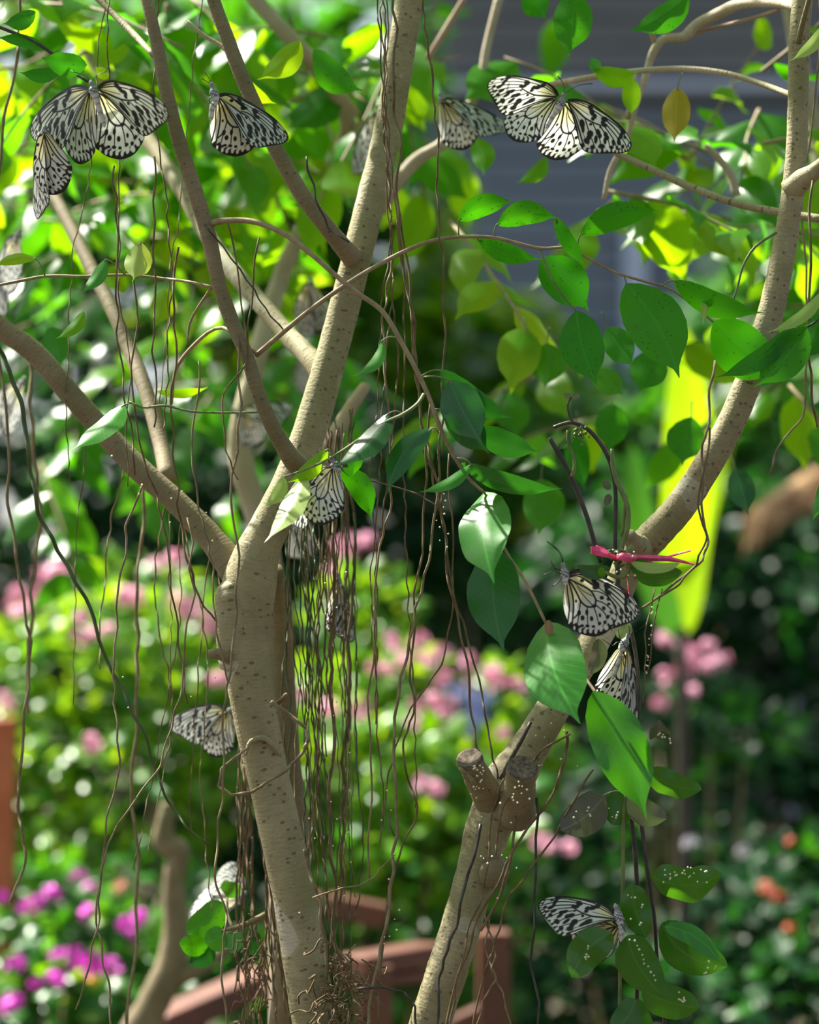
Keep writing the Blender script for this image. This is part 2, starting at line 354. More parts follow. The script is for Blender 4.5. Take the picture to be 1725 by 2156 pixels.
# shared leaves for everything behind
def unit_leaf(name, hw, sag, fold, wave, m, prof=LW, nu=7, nv=4):
    V, Fc, UV = leaf_geo((0, 0, 0), (0, 1, 0), hw, 0, 0, sag, fold, wave, prof, nu, nv, view=Vector((0, 0, -1)), ph=R.uniform(0, 6))
    return (V, Fc, UV)
UL = [unit_leaf('u', .24, .10, .2, .12, None), unit_leaf('u', .27, .05, .35, .1, None), unit_leaf('u', .22, .16, .1, .2, None), unit_leaf('u', .25, -.08, .25, .15, None)]
UB = [unit_leaf('u', .30, .12, .25, .1, None, OW, 5, 2), unit_leaf('u', .34, .06, .4, .1, None, OW, 5, 2), unit_leaf('u', .26, .16, .2, .15, None, LW, 5, 2)]
_shared = {}
def shared_leaf(kind, k, m):
    key = (kind, k, m)
    if key not in _shared:
        V, Fc, UV = (UL if kind == 'U' else UB)[k]
        _shared[key] = mesh('leaf_blade', V, Fc, UV, mats=[M[m]])
    return _shared[key]
def frame(dirv, nrm):
    y = Vector(dirv).normalized(); x = y.cross(Vector(nrm))
    if x.length < 1e-4: x = y.cross(Vector((0.3, 0.7, 0.2)))
    x.normalize(); z = x.cross(y); return Matrix((x, y, z)).transposed()
def place_leaf(parent, p, dirv, nrm, L, m, kind='U', name='leaf'):
    pool = UL if kind == 'U' else UB
    o = bpy.data.objects.new(name, shared_leaf(kind, R.randrange(len(pool)), m)); C.collection.objects.link(o)
    o.parent = parent; o.location = Vector(p) - parent.location
    o.rotation_euler = frame(dirv, nrm).to_euler(); o.scale = (L, L, L); return o
def add_leaf(mb, p, dirv, nrm, L, kind='U'):
    V, Fc, UV = R.choice(UL if kind == 'U' else UB); f = frame(dirv, nrm); p = Vector(p)
    mb.add([f @ (Vector(v) * L) + p for v in V], Fc, UV)
def rdir(up=0.0):
    v = Vector((R.gauss(0, 1), R.gauss(0, 1), R.gauss(0, 1) + up)); return v.normalized()

# ------------------------------------------------------------------ the two ficus trees
TL = thing('ficus_tree', 'pale-barked multi-stemmed ficus tree hung with aerial roots, upright trunk left of centre', 'tree', at(655, 2156, 2.05).xyz * 1)
TL.location.z = 0
TR = thing('ficus_tree', 'leaning ficus trunk with two sawn-off stubs, curving up the right side', 'tree', at(900, 2200, 2.0)); TR.location.z = 0
bk = M['bark']
def root_z(px, py, d, drop=1.3):
    p = at(px, py, d); return p
g0 = at(668, 2230, 2.05); gl = Vector((g0.x + .03, g0.y, -0.02))
P = [gl, Vector((g0.x + .015, g0.y, .6))] + [at(*q) for q in ((668, 2200, 2.05), (648, 2060, 2.05), (618, 1880, 2.05), (575, 1680, 2.05), (540, 1520, 2.05), (522, 1380, 2.05), (520, 1270, 2.05), (540, 1170, 2.05), (592, 1060, 2.05), (645, 930, 2.06), (684, 800, 2.07), (722, 660, 2.08), (752, 540, 2.08), (787, 400, 2.09), (818, 270, 2.1), (843, 120, 2.1), (862, 0, 2.1), (880, -160, 2.1), (890, -400, 2.12), (860, -800, 2.15), (820, -1250, 2.2))]
r = [m_of(x / 2, 2.05) for x in (150, 120, 98, 94, 90, 88, 96, 112, 116, 84, 74, 70, 66, 64, 64, 62, 60, 60, 58, 54, 44, 30)]
tube('trunk', P, r, bk, TL, 18, 6, 0.02)
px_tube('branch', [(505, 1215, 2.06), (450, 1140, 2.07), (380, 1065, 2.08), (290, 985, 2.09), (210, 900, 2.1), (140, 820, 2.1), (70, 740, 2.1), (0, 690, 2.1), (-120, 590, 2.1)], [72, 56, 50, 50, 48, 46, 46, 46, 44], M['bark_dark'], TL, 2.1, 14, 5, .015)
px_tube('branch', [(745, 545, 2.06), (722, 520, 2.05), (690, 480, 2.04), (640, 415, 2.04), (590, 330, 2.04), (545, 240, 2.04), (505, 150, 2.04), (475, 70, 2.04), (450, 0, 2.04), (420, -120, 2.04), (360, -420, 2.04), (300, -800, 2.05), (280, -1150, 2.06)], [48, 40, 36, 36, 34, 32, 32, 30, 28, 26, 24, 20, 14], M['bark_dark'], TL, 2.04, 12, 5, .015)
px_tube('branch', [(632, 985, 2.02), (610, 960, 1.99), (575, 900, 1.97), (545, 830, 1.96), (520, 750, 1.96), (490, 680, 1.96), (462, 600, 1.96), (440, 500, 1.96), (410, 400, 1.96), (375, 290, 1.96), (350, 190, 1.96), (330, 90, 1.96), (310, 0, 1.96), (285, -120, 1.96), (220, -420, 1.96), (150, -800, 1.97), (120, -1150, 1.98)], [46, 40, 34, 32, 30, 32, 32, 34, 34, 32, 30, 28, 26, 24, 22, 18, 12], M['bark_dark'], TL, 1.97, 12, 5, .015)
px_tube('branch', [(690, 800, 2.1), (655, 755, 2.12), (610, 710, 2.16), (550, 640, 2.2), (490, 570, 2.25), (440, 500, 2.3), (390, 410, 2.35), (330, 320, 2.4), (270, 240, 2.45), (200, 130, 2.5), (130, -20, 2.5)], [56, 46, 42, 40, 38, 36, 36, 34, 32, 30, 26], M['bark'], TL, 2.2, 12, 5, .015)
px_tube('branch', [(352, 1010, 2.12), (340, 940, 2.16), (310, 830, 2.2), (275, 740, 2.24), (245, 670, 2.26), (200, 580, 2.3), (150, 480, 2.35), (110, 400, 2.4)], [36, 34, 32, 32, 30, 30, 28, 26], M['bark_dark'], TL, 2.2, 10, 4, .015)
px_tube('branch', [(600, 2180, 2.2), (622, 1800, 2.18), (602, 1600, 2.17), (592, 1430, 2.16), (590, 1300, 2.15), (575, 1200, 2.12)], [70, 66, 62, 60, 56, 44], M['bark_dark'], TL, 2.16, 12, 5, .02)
# the healed shoulder of an old cut on the left of the fork
px_tube('branch_stub', [(508, 1400, 2.05), (500, 1340, 2.045), (492, 1285, 2.04), (486, 1250, 2.04), (482, 1230, 2.04), (480, 1222, 2.04)], [92, 90, 78, 68, 48, 22], bk, TL, 2.04, 16, 4, .03)['label'] = 'healed rounded end of an old cut'
px_tube('branch', [(672, 965, 2.12), (705, 915, 2.18), (735, 865, 2.24), (768, 815, 2.28)], [34, 32, 30, 24], M['bark_pink'], TL, 2.2, 10, 3, .04)
px_tube('twig', [(582, 1482, 2.0), (596, 1470, 1.99), (603, 1462, 1.985)], [12, 10, 9], M['root'], TL, 2.0, 7, 2)
px_tube('twig', [(480, 1382, 2.03), (455, 1376, 2.02), (440, 1378, 2.02)], [26, 24, 20], M['bark_dark'], TL, 2.03, 9, 3, .05)
# branch scar and knots on the trunk
for (px, py, w_, dd_) in ((548, 1572, 13, 2.0335), (634, 1986, 10, 2.0325)):
    c = at(px, py, dd_); pk = []
    tube('knot', [c + CF * .02, c + CF * .004, c, c - CF * .0016], [m_of(w_, 2), m_of(w_, 2), m_of(w_ * .72, 2), m_of(w_ * .3, 2)], bk, TL, 12, 2, .12)
px_tube('bark_fold', [(518, 1590, 2.03), (528, 1562, 2.028), (552, 1553, 2.0275), (574, 1566, 2.03), (592, 1592, 2.036)], [5, 11, 13, 11, 5], bk, TL, 2.03, 8, 4, .1)
# twigs of the left tree
tw = M['twig']
px_tube('twig', [(440, 472, 1.96), (470, 465, 1.95), (530, 466, 1.94), (590, 488, 1.93), (650, 530, 1.92), (705, 578, 1.92), (750, 615, 1.92), (805, 655, 1.92), (845, 720, 1.92), (885, 795, 1.92), (905, 840, 1.92), (925, 895, 1.92), (950, 950, 1.93), (985, 1005, 1.94), (1005, 1025, 1.95), (1021, 1038, 1.95)], [15, 13, 12, 12, 12, 11, 11, 11, 11, 11, 10, 9, 8, 7, 6, 5], tw, TL, 1.92, 8, 4)
px_tube('twig', [(540, 748, 1.965), (590, 705, 1.95), (650, 655, 1.94), (720, 605, 1.935), (775, 570, 1.94), (850, 530, 1.95), (905, 508, 1.96), (965, 499, 1.97), (1040, 500, 1.97), (1090, 512, 1.97), (1140, 523, 1.97), (1200, 522, 1.97), (1240, 545, 1.97), (1300, 575, 1.97), (1360, 593, 1.97), (1405, 605, 1.97), (1450, 635, 1.97), (1502, 678, 1.98)], [12, 11, 10, 10, 9, 9, 8, 8, 8, 8, 7, 6, 6, 6, 6, 5, 5, 4], tw, TL, 1.96, 8, 4)
px_tube('twig', [(893, 830, 1.92), (880, 850, 1.915), (850, 872, 1.91), (810, 890, 1.91), (765, 920, 1.91), (720, 950, 1.915), (690, 968, 1.92), (640, 990, 1.93), (598, 1004, 1.93)], [8, 8, 8, 7, 7, 6, 6, 5, 4], M['twig_green'], TL, 1.92, 7, 4)
px_tube('twig', [(1137, 525, 1.97), (1150, 560, 1.965), (1170, 600, 1.96), (1195, 635, 1.96), (1214, 655, 1.96)], [6, 5, 5, 4, 4], M['twig_green'], TL, 1.97, 6, 3)
px_tube('twig', [(1021, 1038, 1.95), (1040, 1100, 1.98), (1068, 1165, 1.98), (1095, 1205, 1.97), (1120, 1250, 1.96), (1150, 1312, 1.95)], [5, 6, 7, 7, 7, 7], tw, TL, 1.96, 7, 4)
px_tube('twig', [(1150, 1312, 1.96), (1190, 1375, 1.98), (1238, 1435, 1.96), (1256, 1460, 1.95)], [7, 6, 7, 7], tw, TL, 1.96, 7, 4)
px_tube('twig', [(-20, 604, 2.0), (40, 592, 2.0), (95, 582, 2.0), (180, 582, 2.0), (265, 579, 2.0), (340, 586, 2.0), (400, 594, 1.98), (450, 606, 1.97)], [6, 7, 7, 6, 6, 6, 7, 8], tw, TL, 2.0, 7, 4)
px_tube('twig', [(272, 846, 1.96), (300, 858, 1.96), (345, 854, 1.96), (400, 866, 1.96), (470, 869, 1.97), (545, 868, 1.97)], [4, 5, 5, 5, 5, 5], M['twig_green'], TL, 1.96, 6, 4)
px_tube('twig', [(-20, 50, 1.98), (50, 78, 1.98), (100, 105, 1.98), (140, 142, 1.98), (185, 172, 1.97)], [7, 8, 8, 8, 6], M['stem_dark'], TL, 1.98, 7, 4)
px_tube('twig', [(540, 745, 1.96), (470, 690, 2.0), (410, 725, 2.05), (370, 780, 2.08), (362, 850, 2.1)], [8, 8, 8, 7, 6], tw, TL, 2.0, 6, 4)
px_tube('twig', [(445, 605, 1.97), (400, 680, 2.0), (395, 720, 2.0)], [6, 6, 5], tw, TL, 2.0, 6, 4)
px_tube('twig', [(190, -20, 2.1), (240, 30, 2.08), (285, 75, 2.05), (325, 118, 2.0)], [16, 15, 14, 12], M['bark'], TL, 2.05, 8, 4)
px_tube('twig', [(395, 45, 2.06), (430, 75, 2.06), (470, 100, 2.06), (500, 140, 2.05)], [7, 8, 9, 9], M['bark_pale'], TL, 2.05, 7, 4)

# right-hand tree
g1 = at(880, 2230, 2.0)
P = [Vector((g1.x - .16, g1.y, -.02)), Vector((g1.x - .10, g1.y, .6))] + [at(*q) for q in ((893, 2200, 2), (930, 2080, 2), (968, 1960, 2), (1002, 1840, 2), (1030, 1740, 2), (1070, 1650, 2), (1115, 1575, 2), (1160, 1500, 2), (1210, 1420, 2.02), (1258, 1340, 2.03), (1300, 1250, 2.03), (1330, 1180, 2.03), (1375, 1130, 2.02), (1430, 1070, 2.01), (1490, 980, 2.0), (1540, 890, 2.0), (1585, 780, 2.0), (1620, 670, 2.0), (1645, 560, 2.0), (1663, 450, 2.0), (1676, 340, 2.0), (1681, 220, 2.0), (1683, 100, 2.0), (1690, 0, 2.0), (1710, -150, 2.0), (1740, -450, 2.0), (1720, -850, 2.02), (1680, -1250, 2.05))]
r = [m_of(x / 2, 2.0) for x in (140, 120, 86, 88, 86, 84, 98, 108, 80, 72, 68, 66, 66, 68, 70, 66, 62, 60, 58, 56, 52, 48, 46, 44, 44, 44, 42, 38, 30, 18)]
tube('trunk', P, r, bk, TR, 18, 6, 0.02)
for pts, rr_, ax in (([(1045, 1705, 2.0), (1024, 1668, 1.985), (1004, 1632, 1.97)], (40, 34, 28), Vector((-.28, -.62, .72))), ([(1086, 1715, 1.985), (1092, 1680, 1.96), (1096, 1650, 1.945)], (42, 34, 31), Vector((.05, -.72, .68)))):
    PP = [at(*q) for q in pts]; ax.normalize(); PP += [PP[-1] + (PP[-1] - PP[-2]).normalized() * .007 + ax * .004, PP[-1] + (PP[-1] - PP[-2]).normalized() * .009 + ax * .010]
    rr_ = [m_of(x, 2) for x in (*rr_, rr_[-1] * .98, rr_[-1])]
    b = MB(); b.add(*tube_geo(PP, rr_, 16, 5, True, .07)); st = b.build('branch_stub', M['bark_dark'], TR, TR.location); st['label'] = 'sawn-off branch stub'
    s_ = ax.cross(CF).normalized(); u_ = ax.cross(s_); rad = rr_[-1]; V = []; Fc = []; c0 = PP[-1]
    rings = [(1.02, -.001), (.99, .0025), (.86, .002), (.55, .0012), (.2, .0003)]
    for k, (q, hh) in enumerate(rings):
        for j in range(16): V.append(c0 + s_ * (rad * q * math.cos(j * PI / 8) * R.uniform(.96, 1.04)) + u_ * (rad * q * math.sin(j * PI / 8)) + ax * hh)
    for k in range(4):
        for j in range(16): Fc.append((k * 16 + j, k * 16 + (j + 1) % 16, k * 16 + 16 + (j + 1) % 16, k * 16 + 16 + j))
    Fc.append(tuple(64 + j for j in range(16)))
    V = [Vector(v) - TR.location for v in V]; link('cut_face', mesh('cut_face', V, Fc), st, M['cut'])
px_tube('branch', [(1350, 1155, 2.0), (1338, 1145, 1.985), (1330, 1135, 1.98), (1326, 1122, 1.975)], [52, 46, 36, 22], bk, TR, 1.99, 12, 3, .08)
px_tube('branch', [(1668, 400, 2.0), (1690, 378, 1.99), (1715, 362, 1.98), (1745, 335, 1.97), (1800, 260, 1.95)], [56, 46, 36, 32, 28], bk, TR, 1.98, 12, 4, .02)
px_tube('twig', [(1682, 90, 1.98), (1688, 60, 1.97), (1698, 20, 1.96), (1712, -30, 1.95)], [14, 12, 11, 10], M['bark_dark'], TR, 1.97, 8, 3)
b = MB(); c = at(1040, 1840, 1.981); b.add(*tube_geo([c + CF * .02, c + CF * .0, c - CF * .004, c - CF * .006], [.0135, .0125, .0105, .004], 12, 2, True, .1)); b.build('knot', M['bark_dark'], TR, TR.location)
px_tube('twig', [(1000, 1650, 1.96), (985, 1628, 1.955), (968, 1618, 1.95)], [14, 10, 7], bk, TR, 1.96, 7, 2)
px_tube('twig', [(1055, 1640, 1.97), (1075, 1600, 1.965), (1098, 1560, 1.96), (1118, 1520, 1.96)], [11, 10, 9, 8], M['stem_dark'], TR, 1.97, 7, 3, .08)
px_tube('twig', [(1725, 672, 1.95), (1700, 688, 1.95), (1668, 692, 1.95), (1650, 690, 1.95)], [5, 5, 5, 4], M['stem_dark'], TR, 1.95, 6, 3)
px_tube('twig', [(1780, 640, 1.95), (1725, 672, 1.95)], [6, 5], M['stem_dark'], TR, 1.95, 6, 3)
px_tube('twig', [(1635, 490, 1.99), (1590, 520, 1.98), (1565, 560, 1.98), (1552, 610, 1.98), (1530, 670, 1.98)], [6, 6, 5, 5, 4], M['twig_green'], TR, 1.98, 6, 3)
px_tube('branch', [(1690, 15, 2.05), (1640, 5, 2.1), (1560, 8, 2.15), (1510, 30, 2.18), (1465, 55, 2.2), (1440, 78, 2.2), (1400, 82, 2.2), (1378, 105, 2.2), (1360, 160, 2.2), (1340, 220, 2.2), (1320, 290, 2.2), (1285, 360, 2.2), (1272, 420, 2.2)], [24, 24, 26, 24, 24, 22, 20, 18, 15, 13, 12, 12, 10], M['bark_pale'], TR, 2.2, 10, 4, .03)
px_tube('branch', [(1403, 78, 2.2), (1420, 40, 2.2), (1440, -10, 2.2)], [14, 13, 12], M['bark_pink'], TR, 2.2, 8, 3)
px_tube('branch', [(1382, 95, 2.2), (1370, 65, 2.2), (1356, 42, 2.2)], [13, 11, 9], M['bark_pink'], TR, 2.2, 8, 3)
px_tube('branch', [(1440, 78, 2.2), (1500, 60, 2.2), (1580, 40, 2.15), (1640, 20, 2.1)], [8, 8, 9, 9], M['bark_pink'], TR, 2.2, 7, 3)
px_tube('branch', [(1680, 205, 2.02), (1600, 175, 2.08), (1530, 155, 2.1), (1440, 145, 2.12), (1340, 150, 2.14), (1250, 162, 2.16), (1130, 185, 2.2), (1080, 200, 2.22)], [12, 12, 13, 13, 13, 14, 14, 13], M['bark_pale'], TR, 2.1, 8, 4)
px_tube('branch', [(1740, 462, 2.03), (1640, 447, 2.06), (1540, 425, 2.08), (1450, 392, 2.1), (1370, 355, 2.12), (1290, 318, 2.14), (1200, 270, 2.18)], [18, 18, 16, 16, 15, 14, 12], M['bark'], TR, 2.1, 9, 4)
px_tube('branch', [(1552, 412, 2.3), (1540, 370, 2.3), (1515, 335, 2.3), (1485, 305, 2.3)], [18, 17, 16, 13], M['bark_pale'], TR, 2.3, 8, 3)
px_tube('branch', [(1335, 155, 2.2), (1335, 200, 2.2), (1320, 250, 2.2)], [13, 14, 11], M['bark_pale'], TR, 2.2, 8, 3)

# ------------------------------------------------------------------ leaves in focus
HL = hero_leaf
# on the twig that crosses to the right
HL(TL, (966, 463), (1084, 424), 46, 'ficus_hero', 1.97, 1.95, .3, .10, stalk=(966, 499))
HL(TL, (1047, 472), (1178, 462), 50, 'ficus_hero', 1.97, 1.95, .3, .14, stalk=(1038, 500))
HL(TL, (1168, 458), (1236, 562), 30, 'ficus_hero', 1.955, 1.95, .6, -.05, stalk=(1172, 470))
HL(TL, (1223, 494), (1388, 448), 56, 'ficus_hero', 1.96, 1.93, .2, .10, wave=.12, stalk=(1215, 522))
HL(TL, (1008, 506), (1140, 545), 40, 'ficus_hero', 1.975, 1.97, .4, -.08, stalk=(1000, 500))
HL(TL, (1140, 545), (1240, 656), 92, 'ficus_hero', 1.975, 1.965, .1, .05)
HL(TL, (1214, 654), (1258, 812), 92, 'ficus_hero', 1.955, 1.94, .1, -.05)
HL(TL, (1319, 597), (1431, 796), 122, 'ficus_hero', 1.955, 1.93, .05, .06, wave=.08, stalk=(1312, 580))
HL(TL, (1420, 592), (1608, 658), 52, 'ficus_hero', 1.95, 1.94, .4, -.10, stalk=(1395, 602))
HL(TL, (1502, 678), (1652, 796), 108, 'ficus_hero', 1.985, 1.97, .2, -.06)
HL(TL, (1490, 612), (1480, 684), 16, 'young', 1.95)
HL(TR, (1668, 690), (1504, 795), 44, 'ficus_hero', 1.945, 1.93, .4, .10)
HL(TR, (1699, 688), (1587, 815), 80, 'ficus_hero', 1.94, 1.93, .2, .06)
HL(TR, (1735, 612), (1614, 700), 26, 'young', 1.93, 1.93, .5, .12, label='pale shining leaf')
HL(TR, (1735, 55), (1664, 128), 28, 'young', 1.95, 1.94, .4, .10, label='pale young leaf')
HL(TR, (1740, 655), (1690, 760), 60, 'ficus_hero', 1.96, 1.95, .3, .05)
HL(TR, (1735, 1010), (1712, 1095), 24, 'glossy', 1.97, 1.97, .4, .05)
# hanging leaves just beyond focus, right of centre
for bp_, tp_, w_, d_, m_ in (((1152, 722), (1146, 818), 72, 2.3, 'ficus'), ((1290, 850), (1286, 952), 70, 2.3, 'ficus_hero'), ((1456, 878), (1438, 980), 78, 2.3, 'ficus_hero'), ((1140, 1008), (1136, 1126), 88, 2.35, 'ficus'), ((1214, 900), (1232, 1034), 52, 2.35, 'ficus_hero'), ((1384, 738), (1346, 826), 78, 2.2, 'ficus_hero'), ((1278, 690), (1334, 772), 62, 2.15, 'ficus_hero'), ((1108, 700), (1084, 782), 44, 2.3, 'ficus'), ((1248, 778), (1314, 834), 54, 2.25, 'ficus'), ((1548, 985), (1578, 1084), 56, 2.3, 'deep'), ((1625, 890), (1722, 958), 74, 2.7, 'deep')):
    HL(TR, bp_, tp_, w_, m_, d_, d_ - .02, R.uniform(-.1, .3), R.uniform(-.06, .06), stalk=(bp_[0] + R.uniform(-12, 12), bp_[1] - 34))
# centre twig
HL(TL, (806, 716), (740, 792), 26, 'glossy', 1.92, 1.91, .5, .22, stalk=(838, 712))
HL(TL, (927, 780), (1082, 880), 62, 'deep', 1.93, 1.92, .3, -.12, stalk=(888, 792))
HL(TL, (947, 801), (1016, 935), 90, 'deep', 1.915, 1.90, .1, -.03, stalk=(890, 794))
HL(TL, (938, 873), (1030, 955), 66, 'deep', 1.935, 1.92, .2, .05, stalk=(915, 862))
HL(TL, (1000, 905), (1138, 952), 56, 'deep', 1.94, 1.93, .3, -.06)
HL(TL, (818, 871), (699, 985), 50, 'deep', 1.915, 1.885, .35, .12, glint=True, stalk=(848, 870), label='leaf tip hanging over the butterfly')
HL(TL, (908, 902), (817, 1040), 54, 'deep', 1.915, 1.90, .3, -.12, stalk=(925, 912))
HL(TL, (993, 978), (882, 1036), 26, 'glossy', 1.93, 1.92, .6, .12, stalk=(960, 965))
HL(TL, (971, 975), (1186, 1028), 42, 'deep', 1.94, 1.93, .5, -.10)
HL(TL, (1021, 1036), (1041, 1228), 108, 'glossy', 1.955, 1.885, -.25, -.02, sag=.08, wave=.10, glint=True, label='broad wet leaf shining in the light')
HL(TL, (1043, 1155), (1062, 1372), 112, 'deep', 1.975, 1.96, .15, -.06, fold=.08)
HL(TL, (1151, 1310), (1222, 1524), 132, 'glossy', 1.955, 1.885, -.2, -.05, sag=.06, wave=.06, glint=True, label='broad pale-lit leaf with a brown withered spot')
HL(TL, (1250, 1455), (1362, 1726), 116, 'glossy', 1.94, 1.92, .1, .03, wave=.14, label='long bright green leaf')
HL(TL, (1155, 1305), (1158, 1345), 20, 'dry', 1.943)
# leaves at the butterfly below the twig
HL(TL, (690, 946), (604, 1016), 38, 'ficus_sun', 1.94, 1.94, .2, .10, stalk=(702, 962))
HL(TL, (597, 1003), (555, 1068), 30, 'young', 1.94, 1.93, .3, .14, label='pale young leaf')
HL(TL, (637, 1000), (557, 1142), 50, 'young', 1.945, 1.895, .2, .08, glint=True, label='pale young leaf')
HL(TL, (746, 936), (742, 1004), 34, 'ficus_hero', 1.95, 1.95, .2, .05, stalk=(765, 920))
HL(TL, (718, 985), (782, 1098), 52, 'ficus_hero', 1.96, 1.95, .3, .12, stalk=(720, 950))
# left
HL(TL, (297, 510), (281, 590), 58, 'young', 1.97, 1.955, .0, .0, fold=.6, stalk=(262, 579), label='pale heart-shaped leaf')
HL(TL, (223, 546), (169, 618), 32, 'glossy', 1.98, 1.97, .4, .10, stalk=(262, 578))
HL(TL, (75, 544), (-12, 562), 26, 'ficus_sun', 1.99, 1.98, .5, -.12, stalk=(95, 582))
HL(TL, (177, 655), (117, 713), 28, 'ficus_sun', 2.03, 2.02, .4, .14)
HL(TL, (262, 852), (149, 949), 50, 'glossy', 1.96, 1.92, .3, .06, glint=True, stalk=(300, 857), label='glossy dark leaf catching the light')
HL(TL, (183, 137), (86, 120), 54, 'ficus_hero', 1.97, 1.96, .2, .06)
HL(TL, (100, 103), (-10, 80), 30, 'ficus_hero', 1.98, 1.97, .4, -.08)
HL(TL, (130, 150), (40, 152), 34, 'ficus_hero', 2.0, 2.0, .3, .08)
HL(TL, (75, 25), (5, 50), 40, 'ficus_hero', 1.99, 1.99, .2, .10)
HL(TL, (228, 165), (200, 140), 24, 'ficus_sun', 1.97)
HL(TL, (632, 86), (541, 168), 58, 'ficus_sun', 2.12, 2.1, .2, .10)
HL(TL, (503, 158), (582, 218), 30, 'ficus_sun', 2.12, 2.12, .3, -.12)
HL(TL, (660, 105), (765, 190), 60, 'ficus_hero', 2.12, 2.1, .3, -.14)
HL(TL, (350, 605), (322, 690), 56, 'ficus_sun', 2.35, 2.33, .1, .05)
HL(TL, (388, 640), (398, 720), 32, 'ficus_sun', 2.35, 2.33, .3, .05)
HL(TL, (100, 690), (130, 775), 60, 'ficus_hero', 2.3, 2.28, .2, .05)
HL(TL, (330, 825), (438, 815), 20, 'ficus_sun', 2.15, 2.15, .6, -.1)
# upper right, a little beyond focus
HL(TR, (1208, -20), (1195, 120), 82, 'ficus_hero', 2.12, 2.1, .1, .03)
HL(TR, (1427, 184), (1420, 300), 58, 'yellow', 2.15, 2.13, .2, .0, stalk=(1440, 150), label='yellowing hanging leaf')
HL(TR, (1450, -10), (1323, 66), 60, 'ficus_hero', 2.12, 2.1, .3, .10)
HL(TR, (1110, -20), (1150, 40), 60, 'ficus_hero', 2.15)
HL(TR, (1250, 150), (1345, 150), 40, 'ficus_sun', 2.12, 2.1, .5, -.15)
HL(TR, (1330, 165), (1330, 245), 40, 'ficus_sun', 2.15)
HL(TR, (1260, 150), (1245, 120), 26, 'glossy', 2.12)
HL(TL, (1000, 290), (1018, 370), 50, 'ficus_sun', 2.3, 2.28, .1, .1)
HL(TL, (1150, 330), (1085, 385), 34, 'ficus_sun', 2.25, 2.23, .3, .15)

